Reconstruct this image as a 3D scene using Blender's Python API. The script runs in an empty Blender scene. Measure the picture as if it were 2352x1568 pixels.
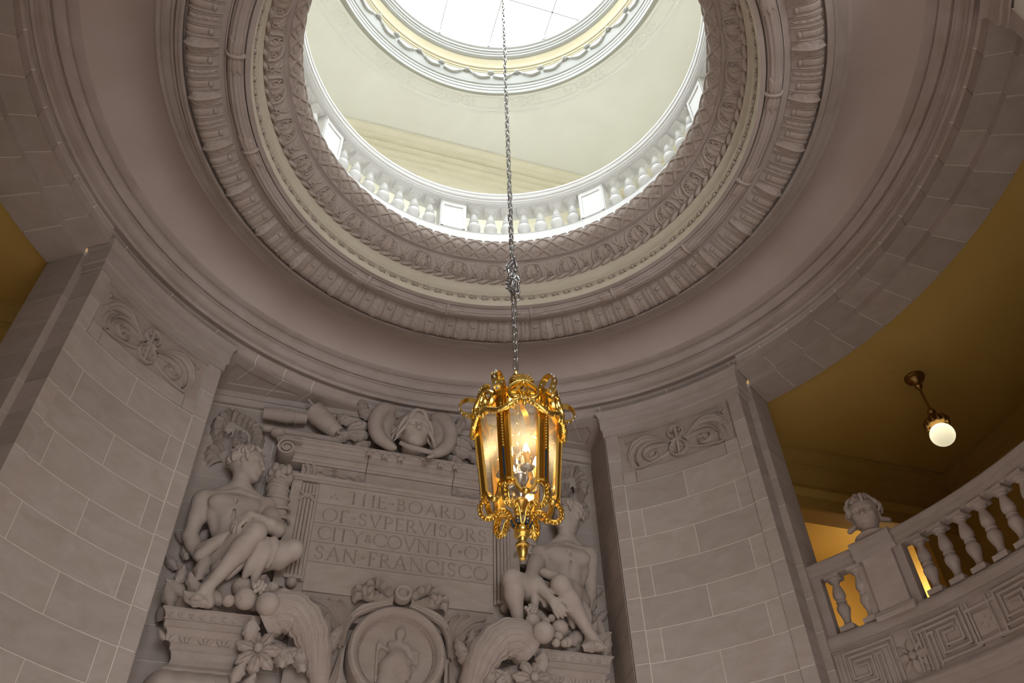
import bpy, bmesh, math, random
import numpy as np
from mathutils import Vector, Matrix, Quaternion
random.seed(7)
rad, sin, cos, pi = math.radians, math.sin, math.cos, math.pi
S = bpy.context.scene
COL = S.collection

# ---------------------------------------------------------------- camera
cam = bpy.data.cameras.new('camera')
cam.sensor_width = 36.0
cam.lens = 29.217
cam.clip_start = 0.05
cam.clip_end = 200
camo = bpy.data.objects.new('camera', cam)
RGT = Vector((0.956898, -0.289499, -0.022891))
UPV = Vector((-0.189117, -0.681014, 0.707432))
FWD = Vector((0.220390, 0.672613, 0.706411))
camo.matrix_world = Matrix((
    (RGT.x, UPV.x, -FWD.x, -1.42266),
    (RGT.y, UPV.y, -FWD.y, -4.26920),
    (RGT.z, UPV.z, -FWD.z, 1.6),
    (0, 0, 0, 1)))
COL.objects.link(camo)
S.camera = camo

# ---------------------------------------------------------------- daylight and exposure
W = bpy.data.worlds.new('overcast_daylight')
S.world = W
W.use_nodes = True
wb = W.node_tree.nodes['Background']
wb.inputs[0].default_value = (0.88, 0.94, 1.0, 1)
wb.inputs[1].default_value = 9.0
def portal(name, loc, rot, sx, sy):
    l = bpy.data.lights.new(name, 'AREA'); l.shape = 'RECTANGLE'; l.size = sx; l.size_y = sy
    l.cycles.is_portal = True
    o = bpy.data.objects.new(name, l); o.location = loc; o.rotation_euler = rot; COL.objects.link(o); return o
portal('skylight_portal', (0, 0, 15.83), (0, 0, 0), 4.7, 4.7)
HWX, HWZ = 2.9, 5.4      # half width and height of the unseen hall window, sized to set the light
portal('hall_portal', (0, -15.1, HWZ / 2), (rad(90), 0, 0), 2 * HWX, HWZ)
sun = bpy.data.lights.new('sun', 'SUN'); sun.energy = 17.0; sun.angle = rad(0.6); sun.color = (1.0, 0.95, 0.90)
suno = bpy.data.objects.new('sun', sun); suno.rotation_euler = (rad(90 - 16.5), 0, 0); COL.objects.link(suno)   # low through the hall window, onto the floor
vs = S.view_settings
vs.view_transform = 'Standard'
vs.look = 'None'
vs.exposure = 0.34
vs.gamma = 1.0
vs.use_curve_mapping = False
S.cycles.max_bounces = 10
S.cycles.diffuse_bounces = 6
S.cycles.glossy_bounces = 4
S.cycles.transmission_bounces = 6
S.cycles.transparent_max_bounces = 12
S.cycles.sample_clamp_indirect = 6.0
S.cycles.caustics_reflective = False
S.cycles.caustics_refractive = False

# ---------------------------------------------------------------- materials
def new_mat(name):
    m = bpy.data.materials.new(name); m.use_nodes = True
    nt = m.node_tree; nt.nodes.clear()
    o = nt.nodes.new('ShaderNodeOutputMaterial'); b = nt.nodes.new('ShaderNodeBsdfPrincipled')
    nt.links.new(b.outputs[0], o.inputs[0])
    return m, nt, b
def stone(name, base, var=0.12, rough=0.75, scale=2.0, bump=0.15, objvar=0.10, grain=60.0, tint=(0.008, 0.0, -0.008)):
    m, nt, b = new_mat(name)
    N = nt.nodes.new; L = nt.links.new
    tc = N('ShaderNodeTexCoord'); oi = N('ShaderNodeObjectInfo')
    ad = N('ShaderNodeVectorMath'); ad.operation = 'ADD'
    L(tc.outputs['Object'], ad.inputs[0])
    sc = N('ShaderNodeVectorMath'); sc.operation = 'SCALE'; sc.inputs[0].default_value = (7, 5, 3)
    L(oi.outputs['Random'], sc.inputs['Scale']); L(sc.outputs[0], ad.inputs[1])
    mp = N('ShaderNodeMapping'); mp.inputs['Scale'].default_value = (scale, scale, scale * 2.2)
    mp.inputs['Rotation'].default_value = (0.15, 0.2, 0.3)
    L(ad.outputs[0], mp.inputs[0])
    n1 = N('ShaderNodeTexNoise'); n1.inputs['Scale'].default_value = 1.0; n1.inputs['Detail'].default_value = 5; n1.inputs['Roughness'].default_value = 0.6
    n1.inputs['Distortion'].default_value = 0.6
    L(mp.outputs[0], n1.inputs[0])
    cr = N('ShaderNodeValToRGB')
    lo = [max(0, c * (1 - var) + t) for c, t in zip(base, tint)]; hi = [min(1, c * (1 + var) - t) for c, t in zip(base, tint)]
    cr.color_ramp.elements[0].position = 0.3; cr.color_ramp.elements[0].color = (*lo, 1)
    cr.color_ramp.elements[1].position = 0.72; cr.color_ramp.elements[1].color = (*hi, 1)
    L(n1.outputs[0], cr.inputs[0])
    mr = N('ShaderNodeMapRange'); mr.inputs[3].default_value = 1 - objvar; mr.inputs[4].default_value = 1 + objvar
    L(oi.outputs['Random'], mr.inputs[0])
    mx = N('ShaderNodeVectorMath'); mx.operation = 'SCALE'
    L(cr.outputs[0], mx.inputs[0]); L(mr.outputs[0], mx.inputs['Scale'])
    L(mx.outputs[0], b.inputs['Base Color'])
    b.inputs['Roughness'].default_value = rough
    b.inputs['Specular IOR Level'].default_value = 0.3
    if bump:
        n2 = N('ShaderNodeTexNoise'); n2.inputs['Scale'].default_value = grain; n2.inputs['Detail'].default_value = 3
        L(tc.outputs['Object'], n2.inputs[0])
        bp = N('ShaderNodeBump'); bp.inputs['Strength'].default_value = bump; bp.inputs['Distance'].default_value = 0.01
        L(n2.outputs[0], bp.inputs['Height']); L(bp.outputs[0], b.inputs['Normal'])
    return m
def metal(name, col, rough=0.3, var=0.0):
    m, nt, b = new_mat(name)
    b.inputs['Base Color'].default_value = (*col, 1); b.inputs['Metallic'].default_value = 1.0
    b.inputs['Roughness'].default_value = rough
    n = nt.nodes.new('ShaderNodeTexNoise'); n.inputs['Scale'].default_value = 35
    r = nt.nodes.new('ShaderNodeMapRange'); r.inputs[3].default_value = rough * 0.7; r.inputs[4].default_value = rough * 1.35
    nt.links.new(n.outputs[0], r.inputs[0]); nt.links.new(r.outputs[0], b.inputs['Roughness'])
    return m
def emit(name, col, strength):
    m = bpy.data.materials.new(name); m.use_nodes = True
    nt = m.node_tree; nt.nodes.clear()
    o = nt.nodes.new('ShaderNodeOutputMaterial'); e = nt.nodes.new('ShaderNodeEmission')
    e.inputs[0].default_value = (*col, 1); e.inputs[1].default_value = strength
    nt.links.new(e.outputs[0], o.inputs[0]); return m
M = {}
M['stone'] = stone('limestone', (0.3836, 0.3149, 0.2792))
M['block'] = stone('limestone_block', (0.4038, 0.3354, 0.2939), var=0.10, scale=3.0, objvar=0.07)
M['mortar'] = stone('pale_mortar', (0.731, 0.68, 0.6035), var=0.05, bump=0, objvar=0)
M['carve'] = stone('carved_limestone', (0.3757, 0.3038, 0.2615), var=0.10, scale=4.0, bump=0.2, objvar=0.03, grain=45)
M['statue'] = stone('statue_limestone', (0.412, 0.3354, 0.2864), var=0.10, scale=3.0, bump=0.06, objvar=0.0, grain=40)
M['plaster'] = stone('cove_plaster', (0.4748, 0.3899, 0.3456), var=0.07, scale=0.9, bump=0.03, objvar=0)
M['cream_stone'] = stone('cream_stone', (0.527, 0.459, 0.3655), var=0.06, bump=0.05, objvar=0)
M['marble'] = stone('pale_marble', (0.76, 0.75, 0.73), var=0.05, rough=0.45, bump=0.03, objvar=0.03)
M['cream'] = stone('cream_plaster', (0.91, 0.91, 0.88), var=0.04, scale=0.7, bump=0.02, objvar=0)
M['creamdim'] = stone('darkened_cream_plaster', (0.42, 0.415, 0.385), var=0.03, bump=0.02, objvar=0)  # lip and crown colour lowered to offset the skylight's glare
M['crownyel'] = stone('darkened_skylight_cove', (0.46, 0.40, 0.26), var=0.03, bump=0.02, objvar=0)  # cove colour also darkened so it does not burn out beside the skylight
M['creamyel'] = stone('yellow_cream_plaster', (0.88, 0.84, 0.70), var=0.04, bump=0.02, objvar=0)
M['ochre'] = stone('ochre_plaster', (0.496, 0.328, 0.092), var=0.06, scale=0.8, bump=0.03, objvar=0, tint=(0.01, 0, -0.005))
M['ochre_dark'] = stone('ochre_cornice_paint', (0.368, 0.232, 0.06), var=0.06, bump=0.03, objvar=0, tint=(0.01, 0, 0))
M['floor'] = stone('floor_marble', (0.55, 0.52, 0.50), var=0.12, scale=0.8, rough=0.35, bump=0.02, objvar=0)
M['gold'] = metal('polished_gilt_brass', (0.83, 0.56, 0.13), 0.22)
M['goldd'] = metal('aged_gilt_brass', (0.62, 0.40, 0.10), 0.35)
M['steel'] = metal('chain_steel', (0.46, 0.45, 0.44), 0.32)
M['bronze'] = metal('antique_bronze', (0.32, 0.19, 0.06), 0.4)
m, nt, b = new_mat('dark_blue_enamel'); b.inputs['Base Color'].default_value = (0.012, 0.03, 0.06, 1); b.inputs['Roughness'].default_value = 0.15; M['enamel'] = m
m, nt, b = new_mat('lantern_glass')
o = [n for n in nt.nodes if n.type == 'OUTPUT_MATERIAL'][0]; nt.nodes.remove(b)
tr = nt.nodes.new('ShaderNodeBsdfTransparent'); tr.inputs[0].default_value = (0.98, 0.96, 0.92, 1)
dt = nt.nodes.new('ShaderNodeBsdfTranslucent'); dt.inputs[0].default_value = (0.95, 0.92, 0.85, 1)
gl = nt.nodes.new('ShaderNodeBsdfGlossy'); gl.inputs['Roughness'].default_value = 0.08; gl.inputs[0].default_value = (1, 1, 1, 1)
m1 = nt.nodes.new('ShaderNodeMixShader'); m1.inputs[0].default_value = 0.07; m2 = nt.nodes.new('ShaderNodeMixShader')
nt.links.new(tr.outputs[0], m1.inputs[1]); nt.links.new(dt.outputs[0], m1.inputs[2]); m2.inputs[0].default_value = 0.05
nt.links.new(m1.outputs[0], m2.inputs[1]); nt.links.new(gl.outputs[0], m2.inputs[2]); nt.links.new(m2.outputs[0], o.inputs[0])
M['glass'] = m
m, nt, b = new_mat('skylight_glass')
o = [n for n in nt.nodes if n.type == 'OUTPUT_MATERIAL'][0]
nt.nodes.remove(b)
tr = nt.nodes.new('ShaderNodeBsdfTransparent'); tr.inputs[0].default_value = (0.97, 0.98, 0.99, 1)
gl = nt.nodes.new('ShaderNodeBsdfGlossy'); gl.inputs['Roughness'].default_value = 0.1
mxs = nt.nodes.new('ShaderNodeMixShader'); mxs.inputs[0].default_value = 0.05
nt.links.new(tr.outputs[0], mxs.inputs[1]); nt.links.new(gl.outputs[0], mxs.inputs[2]); nt.links.new(mxs.outputs[0], o.inputs[0])
M['skyglass'] = m
M['bulb'] = emit('lit_bulb', (1.0, 0.76, 0.42), 90.0)
M['mullion'] = stone('painted_mullion', (0.55, 0.57, 0.58), var=0.02, bump=0, objvar=0)

# ---------------------------------------------------------------- mesh helpers
def pp(r, a, z):
    return (r * sin(rad(a)), r * cos(rad(a)), z)
def make_mesh(name, verts, faces, mat, smooth=None):
    me = bpy.data.meshes.new(name)
    me.from_pydata([tuple(map(float, v)) for v in verts], [], [tuple(map(int, f)) for f in faces])
    me.materials.append(M[mat] if isinstance(mat, str) else mat)
    if smooth is not None:
        me.polygons.foreach_set('use_smooth', [True] * len(me.polygons))
        if smooth < 180: me.set_sharp_from_angle(angle=rad(smooth))
    me.update()
    return me
def obj(name, me, parent=None, loc=None, rotz=None):
    o = bpy.data.objects.new(name, me); COL.objects.link(o)
    if parent is not None: o.parent = parent
    if loc is not None: o.location = loc
    if rotz is not None: o.rotation_euler = (0, 0, rotz)
    return o
def tag(o, label, cat, group=None, kind=None):
    o['label'] = label; o['category'] = cat
    if group: o['group'] = group
    if kind: o['kind'] = kind
    return o
def struct(o, label, cat):
    o['kind'] = 'structure'; o['label'] = label; o['category'] = cat; return o
def thing(name, label, cat, loc=(0, 0, 0), group=None, rotz=0):
    o = bpy.data.objects.new(name, None); COL.objects.link(o); o.location = loc; o.rotation_euler = (0, 0, rotz)
    o.empty_display_size = 0.1
    return tag(o, label, cat, group)
class MB:
    """collects geometry of ONE part"""
    def __init__(s): s.v = []; s.f = []
    def add(s, v, f):
        n = len(s.v); s.v.extend(v); s.f.extend([tuple(i + n for i in q) for q in f]); return s
    def build(s, name, mat, parent=None, smooth=30, **k):
        return obj(name, make_mesh(name, s.v, s.f, mat, smooth), parent, **k)
    def mesh(s, name, mat, smooth=30): return make_mesh(name, s.v, s.f, mat, smooth)
def grid_faces(nu, nv, cu=False, cv=False):
    F = []
    for i in range(nu if cu else nu - 1):
        for j in range(nv if cv else nv - 1):
            a = i * nv + j; b = i * nv + (j + 1) % nv; c = ((i + 1) % nu) * nv + (j + 1) % nv; d = ((i + 1) % nu) * nv + j
            F.append((a, b, c, d))
    return F
def lathe_geo(prof, a0=0, a1=360, n=160, closed_prof=False):
    full = abs(a1 - a0 - 360) < 1e-6
    k = n if full else n + 1
    V = []
    for i in range(k):
        a = a0 + (a1 - a0) * i / n
        s, c = sin(rad(a)), cos(rad(a))
        V += [(r * s, r * c, z) for r, z in prof]
    F = grid_faces(k, len(prof), full, closed_prof)
    if not full and closed_prof:
        F.append(tuple(range(len(prof)))[::-1]); F.append(tuple((k - 1) * len(prof) + j for j in range(len(prof))))
    return V, F
def polar_box(r0, r1, a0, a1, z0, z1, n=None):
    if n is None: n = max(1, int(abs(a1 - a0) / 2.0))
    return lathe_geo([(r0, z0), (r0, z1), (r1, z1), (r1, z0)], a0, a1, n, True)
def box_geo(x0, x1, y0, y1, z0, z1):
    V = [(x, y, z) for x in (x0, x1) for y in (y0, y1) for z in (z0, z1)]
    return V, [(0, 1, 3, 2), (4, 6, 7, 5), (0, 4, 5, 1), (2, 3, 7, 6), (0, 2, 6, 4), (1, 5, 7, 3)]
def bez(P, n=24):
    """Catmull-Rom through the points"""
    P = [np.array(p, float) for p in P]
    if len(P) == 2: return [P[0] + (P[1] - P[0]) * i / (n - 1) for i in range(n)]
    Q = [2 * P[0] - P[1]] + P + [2 * P[-1] - P[-2]]
    out = []; m = len(P) - 1
    for i in range(n):
        t = i / (n - 1) * m; k = min(int(t), m - 1); u = t - k
        a, b_, c, d = Q[k], Q[k + 1], Q[k + 2], Q[k + 3]
        out.append(0.5 * ((2 * b_) + (c - a) * u + (2 * a - 5 * b_ + 4 * c - d) * u * u + (3 * b_ - a - 3 * c + d) * u ** 3))
    return out
def tube_geo(P, R, seg=8, flat=1.0, up=None, caps=True):
    """tube along 3-D points; flat squashes it along the frame normal"""
    P = [np.array(p, float) for p in P]; n = len(P)
    R = [R] * n if np.isscalar(R) else list(R)
    if len(R) != n: R = list(np.interp(np.linspace(0, 1, n), np.linspace(0, 1, len(R)), R))
    T = []
    for i in range(n):
        t = P[min(i + 1, n - 1)] - P[max(i - 1, 0)]; T.append(t / (np.linalg.norm(t) + 1e-9))
    u = np.array(up if up is not None else (0, 0, 1.0))
    if abs(u @ T[0]) > 0.95: u = np.array((1.0, 0, 0))
    V = []
    for i in range(n):
        u = u - (u @ T[i]) * T[i]; u /= (np.linalg.norm(u) + 1e-9); w = np.cross(T[i], u)
        for j in range(seg):
            a = 2 * pi * j / seg
            V.append(tuple(P[i] + R[i] * (cos(a) * w + flat * sin(a) * u)))
    F = grid_faces(n, seg, False, True)
    if caps: F.append(tuple(range(seg))[::-1]); F.append(tuple((n - 1) * seg + j for j in range(seg)))
    return V, F
def ribbon_geo(P, wdir, width, thick):
    """flat strap swept along P; wdir is the width direction"""
    P = [np.array(p, float) for p in P]; n = len(P); wd = np.array(wdir, float); wd /= np.linalg.norm(wd)
    Wd = [width] * n if np.isscalar(width) else list(np.interp(np.linspace(0, 1, n), np.linspace(0, 1, len(width)), width))
    V = []
    for i in range(n):
        t = P[min(i + 1, n - 1)] - P[max(i - 1, 0)]; t /= np.linalg.norm(t) + 1e-9
        nn = np.cross(t, wd); nn /= np.linalg.norm(nn) + 1e-9
        for a, b_ in ((-1, -1), (1, -1), (1, 1), (-1, 1)):
            V.append(tuple(P[i] + wd * a * Wd[i] / 2 + nn * b_ * thick / 2))
    F = grid_faces(n, 4, False, True) + [(3, 2, 1, 0), tuple(4 * (n - 1) + j for j in range(4))]
    return V, F
def ell_geo(c, r, nu=12, nv=8, rot=None):
    V = []; F = []
    for i in range(nv + 1):
        th = pi * i / nv
        for j in range(nu):
            ph = 2 * pi * j / nu
            p = np.array((r[0] * sin(th) * cos(ph), r[1] * sin(th) * sin(ph), r[2] * cos(th)))
            if rot is not None: p = rot @ p
            V.append(tuple(p + np.array(c)))
    return V, grid_faces(nv + 1, nu, False, True)
def xf(geo, mat):
    return [tuple(mat @ Vector(v)) for v in geo[0]], geo[1]
# relief strokes: half-round strip drawn in (u, v), raised by h, placed by a map (u, v, h) -> xyz
def stroke_geo(P, width, height, mp, n=18, groove=0.0, seg=7):
    P = bez(P, n) if len(P) != n else [np.array(p, float) for p in P]
    Wd = np.interp(np.linspace(0, 1, n), np.linspace(0, 1, len(width)), width) if not np.isscalar(width) else [width] * n
    Hh = np.interp(np.linspace(0, 1, n), np.linspace(0, 1, len(height)), height) if not np.isscalar(height) else [height] * n
    V = []
    for i in range(n):
        t = P[min(i + 1, n - 1)] - P[max(i - 1, 0)]; t /= np.linalg.norm(t) + 1e-9
        nx, ny = -t[1], t[0]
        for j in range(seg):
            s = -1 + 2 * j / (seg - 1)
            h = Hh[i] * math.sqrt(max(0, 1 - s * s)) * (1 - groove * math.exp(-(s / 0.3) ** 2))
            V.append(mp(P[i][0] + nx * s * Wd[i] / 2, P[i][1] + ny * s * Wd[i] / 2, h - (0.004 if abs(s) == 1 else 0)))
    return V, grid_faces(n, seg)
# lobed acanthus-like leaf lying on a map, growing from p0 along angle ang
def leaf_geo(p0, ang, length, width, height, mp, lobes=4, n=22, curl=0.0, vein=0.35, bend=0.0, seg=9, base=0.35):
    V = []; a = ang; p = np.array(p0, float); step = length / (n - 1)
    for i in range(n):
        t = i / (n - 1)
        w = (base + (1 - base) * math.sin(pi * min(1, t * 1.15 + 0.08)) ** 0.8) if t < 0.86 else (base + (1 - base) * math.sin(pi * 0.999) ** .8)
        w = max(0.02, math.sin(pi * (0.12 + 0.88 * t)) ** 0.7) * (0.72 + 0.28 * abs(math.cos(pi * lobes * t)))
        nx, ny = -math.sin(a), math.cos(a)
        for j in range(seg):
            s = -1 + 2 * j / (seg - 1)
            prof = (1 - s * s) ** 0.5 * 0.55 + 0.45 * (1 - abs(s))
            v_ = 1 - vein * math.exp(-(s / 0.16) ** 2) - 0.22 * abs(math.sin(pi * lobes * t + abs(s) * 1.6)) * (abs(s) > 0.2)
            h = height * prof * v_ * (0.55 + 0.45 * math.sin(pi * min(1, t + 0.12))) + curl * height * max(0, t - 0.6) ** 2 * 5
            back = -abs(s) * 0.18 * width
            q = p + np.array((nx, ny)) * s * w * width / 2 + np.array((math.cos(a), math.sin(a))) * (-back)
            V.append(mp(q[0], q[1], h if abs(s) < 1 else -0.004))
        p = p + np.array((math.cos(a), math.sin(a))) * step; a += bend / n
    return V, grid_faces(n, seg)
def flat_map(y0, cx=0, cz=0, sx=1):
    return lambda u, v, h: (cx + sx * u, y0 - h, cz + v)
def spiral(cx, cy, r0, r1, a0, turns, n=20):
    return [(cx + (r0 + (r1 - r0) * i / (n - 1)) * cos(a0 + turns * 2 * pi * i / (n - 1)), cy + (r0 + (r1 - r0) * i / (n - 1)) * sin(a0 + turns * 2 * pi * i / (n - 1))) for i in range(n)]

# ================================================================ STRUCTURE
# ---- floor of the hall
me = MB().add(*box_geo(-9, 9, -16, 6, -0.3, 0.0)).mesh('floor', 'floor', None)
struct(obj('floor', me), 'polished stone floor of the round vestibule', 'floor')

# ---- unseen hall closed in behind the viewer; its window is sized to limit daylight
hl = MB()
hl.add(*box_geo(-7.2, -7, -15.2, -5.0, 0, 9.2)).add(*box_geo(7, 7.2, -15.2, -5.0, 0, 9.2))
hl.add(*box_geo(-7.2, 7.2, -15.2, -4.9, 9.1, 9.3))
hl.add(*box_geo(-7.2, -HWX, -15.2, -15, 0, 9.2)).add(*box_geo(HWX, 7.2, -15.2, -15, 0, 9.2)).add(*box_geo(-HWX, HWX, -15.2, -15, HWZ, 9.2))
hl.add(*box_geo(-7.2, -3.2, -5.2, -4.95, 0, 9.2)).add(*box_geo(3.2, 7.2, -5.2, -4.95, 0, 9.2))
struct(hl.build('wall_hall', 'stone', None, None), 'unseen hall walls added behind the viewer, with one window sized to limit the daylight', 'wall')
# ---- outer cornice ring over the piers
prof_out = [(4.563, 8.94), (4.578, 8.965), (4.595, 9.0), (4.602, 9.05), (4.595, 9.085), (4.565, 9.10), (4.548, 9.108), (4.545, 9.125), (4.56, 9.135), (4.60, 9.145), (4.60, 9.19), (4.530, 9.19),
            (4.530, 9.176), (4.522, 9.168), (4.510, 9.168), (4.499, 9.178), (4.492, 9.196), (4.491, 9.214), (4.497, 9.226), (4.486, 9.228), (4.486, 9.238), (4.477, 9.238),
            (4.477, 9.25), (4.474, 9.275), (4.466, 9.30), (4.453, 9.322), (4.440, 9.333), (4.440, 9.346), (4.418, 9.348), (4.418, 9.392), (4.410, 9.392),
            (4.408, 9.380), (4.398, 9.374), (4.382, 9.376), (4.366, 9.390), (4.352, 9.410), (4.338, 9.426), (4.322, 9.436), (4.312, 9.438), (4.312, 9.474), (4.302, 9.474), (4.302, 9.466), (4.215, 9.468), (4.200, 9.478)]
o = obj('trim_1', make_mesh('trim_1', *lathe_geo(prof_out, n=240), 'stone', 35))
struct(o, 'ring of stepped stone cornice mouldings above the piers', 'cornice')
# ---- plain cove
pc = []
for i in range(15):
    t = i / 14; r = 4.200 + (3.506 - 4.200) * t
    pc.append((r, 9.478 + 0.13 * math.sin(pi * t) ** 0.9 - 0.032 * t))
o = obj('ceiling', make_mesh('ceiling', *lathe_geo(pc, n=240), 'plaster', 60))
struct(o, 'smooth plain cove ring of the shallow stone dome', 'ceiling')
cove = o
# ---- carved ring with the leaf band and the reeded torus
lb = [(3.193, 9.296), (3.176, 9.268), (3.145, 9.253), (3.105, 9.251), (3.06, 9.262), (3.01, 9.281), (2.96, 9.305), (2.92, 9.328), (2.897, 9.345)]
prof_leaf = [(3.506, 9.446), (3.506, 9.424), (3.455, 9.418), (3.453, 9.406), (3.43, 9.398), (3.40, 9.392), (3.360, 9.386), (3.357, 9.368), (3.345, 9.362), (3.33, 9.362), (3.318, 9.352), (3.312, 9.334), (3.300, 9.318), (3.27, 9.310), (3.268, 9.298), (3.258, 9.298), (3.256, 9.286),
             (3.236, 9.282), (3.228, 9.288), (3.228, 9.36), (3.197, 9.36)] + lb + [(2.895, 9.352), (2.838, 9.352), (2.838, 9.325), (2.824, 9.325), (2.824, 9.36), (2.812, 9.36)]
# reeded torus: five reeds
for k in range(5):
    th0 = pi * k / 5
    for q in range(5):
        th = th0 + pi / 5 * q / 5
        bump = 0.010 * math.sin(pi * q / 5)
        rr = 0.074 + bump
        prof_leaf.append((2.735 + rr * cos(th), 9.335 - rr * 0.95 * sin(th)))
prof_leaf += [(2.655, 9.36), (2.640, 9.36), (2.640, 9.302), (2.590, 9.308)]
band = obj('trim_2', make_mesh('trim_2', *lathe_geo(prof_leaf, n=240), 'stone', 28))
struct(band, 'carved stone ring with acanthus band and reeded moulding around the oculus', 'moulding')
# ---- throat of the oculus
ov = [(2.500, 9.705), (2.470, 9.712), (2.438, 9.728), (2.408, 9.755), (2.385, 9.79), (2.370, 9.825), (2.362, 9.852)]
tor = [(2.365 + 0.158 * cos(rad(t)), 10.035 + 0.168 * sin(rad(t))) for t in range(250, 119, -10)]
prof_thr = [(2.590, 9.308), (2.584, 9.315), (2.580, 9.395), (2.590, 9.40), (2.592, 9.45), (2.550, 9.455), (2.546, 9.465), (2.560, 9.49), (2.572, 9.53), (2.572, 9.575), (2.560, 9.61), (2.540, 9.63), (2.530, 9.635), (2.530, 9.642), (2.536, 9.65), (2.536, 9.70), (2.505, 9.70)]
prof_ov = [(2.505, 9.70)] + ov + [(2.355, 9.855), (2.355, 9.872), (2.318, 9.872)]
prof_thr2 = [(2.318, 9.872), (2.313, 9.862), (2.306, 9.872), (2.306, 9.89)] + tor
thr = obj('trim_3', make_mesh('trim_3', *lathe_geo(prof_thr, n=240), 'cream_stone', 28))
struct(thr, 'pale bead and leaf carved throat of the oculus', 'moulding')
obj('leaf_ovolo', make_mesh('leaf_ovolo', *lathe_geo(prof_ov, n=240), 'stone', 28), thr)
thr2 = obj('trim_4', make_mesh('trim_4', *lathe_geo(prof_thr2, n=240), 'stone', 40))
struct(thr2, 'bulging lattice carved rim of the oculus', 'moulding')
prof_ledge = [tor[-1], (2.30, 10.205), (2.465, 10.22), (2.465, 10.60), (2.470, 10.608), (2.470, 10.614), (2.462, 10.62), (2.80, 10.62), (2.80, 10.30)]
o = obj('trim_5', make_mesh('trim_5', *lathe_geo(prof_ledge, n=200), 'marble', 30))
struct(o, 'white marble kerb of the oculus under the balusters', 'kerb')

# profile maps: distance along a polyline -> (r, z) and normal toward the viewer side
def prof_map(pts, sgn=1):
    P = np.array(pts, float); d = np.r_[0, np.cumsum(np.hypot(*np.diff(P, axis=0).T))]; Ltot = d[-1]
    def f(t):
        s = max(0, min(1, t)) * Ltot
        r = np.interp(s, d, P[:, 0]); z = np.interp(s, d, P[:, 1])
        e = 0.02 * Ltot
        r2, z2 = np.interp(min(s + e, Ltot), d, P[:, 0]), np.interp(min(s + e, Ltot), d, P[:, 1])
        r1, z1 = np.interp(max(s - e, 0), d, P[:, 0]), np.interp(max(s - e, 0), d, P[:, 1])
        tx, tz = r2 - r1, z2 - z1; l = math.hypot(tx, tz) + 1e-9
        return r, z, -tz / l * sgn, tx / l * sgn
    return f, Ltot
def ring_map(pts, sgn):
    """(u metres along the ring at the mean radius, v metres along the profile, h) -> xyz near angle 0"""
    f, Lt = prof_map(pts, sgn); rm = np.mean([p[0] for p in pts])
    def mp(u, v, h):
        r, z, nr, nz = f(v / Lt); a = u / rm
        r += nr * h; z += nz * h
        return (r * sin(a), r * cos(a), z)
    return mp, Lt, rm
def ring_copies(name, me, n, phase, parent, label=None):
    for k in range(n):
        o = obj(name, me, parent, rotz=-rad(phase + 360.0 / n * k))
# leaf band ornaments (34 bays)
mp, Lt, rm = ring_map(lb, 1)
per = 2 * pi * rm / 34
mb = MB()
mb.add(*leaf_geo((0, 0.012), pi / 2, Lt * 0.93, per * 0.33, 0.034, mp, lobes=4, vein=-0.25))
for s in (-1, 1):
    mb.add(*leaf_geo((s * per * 0.03, Lt * 0.05), pi / 2 - s * 0.55, Lt * 0.6, per * 0.15, 0.022, mp, lobes=3, bend=s * 0.9))
    mb.add(*leaf_geo((s * per * 0.02, Lt * 0.40), pi / 2 - s * 0.60, Lt * 0.5, per * 0.12, 0.020, mp, lobes=3, bend=s * 0.8))
ring_copies('acanthus_leaf', mb.mesh('acanthus_leaf', 'carve', 50), 34, 5.3, band)
mb = MB()
w = per * 0.17
for s in (-1, 1):
    for q in (0.62, 0.80):
        mb.add(*stroke_geo([(s * w * q, 0.004), (s * w * q, Lt * 0.5), (s * w * q, Lt * 0.985)], 0.014, 0.012, mp, n=12, seg=5))
mb.add(*stroke_geo([(0, 0.01), (0, Lt * 0.35), (0, Lt * 0.66)], [w * 0.85, w * 0.85, w * 0.85], 0.010, mp, n=10, seg=7))
mb.add(*[(lambda g: ([mp(x, y, z) for x, y, z in g[0]], g[1]))(ell_geo((0, Lt * 0.74, 0.004), (w * 0.42, 0.026, 0.018), 14, 8))][0])
me_t = mb.mesh('tongue', 'carve', 45)
ring_copies('tongue', me_t, 34, 5.3 + 360 / 34 * 0.27, band)
ring_copies('tongue', me_t, 34, 5.3 - 360 / 34 * 0.27, band)
mb = MB()
w = per * 0.16
mb.add(*stroke_geo([(-w * .5, 0.01), (-w * .5, Lt * .5), (-w * .5, Lt * .97)], 0.010, 0.009, mp, n=10, seg=5))
mb.add(*stroke_geo([(w * .5, 0.01), (w * .5, Lt * .5), (w * .5, Lt * .97)], 0.010, 0.009, mp, n=10, seg=5))
for q in range(4):
    mb.add(*leaf_geo((0, Lt * (0.08 + 0.21 * q)), pi / 2, Lt * 0.20, w * 0.62, 0.016, mp, lobes=1, n=8, seg=5))
mb.add(*stroke_geo([(0, Lt * .86), (w * .18, Lt * .90), (0, Lt * .96), (-w * .18, Lt * .90), (0, Lt * .86)], 0.010, 0.010, mp, n=12, seg=5))
ring_copies('husk_drop', mb.mesh('husk_drop', 'carve', 45), 34, 5.3 + 360 / 34 * 0.5, band)
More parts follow.
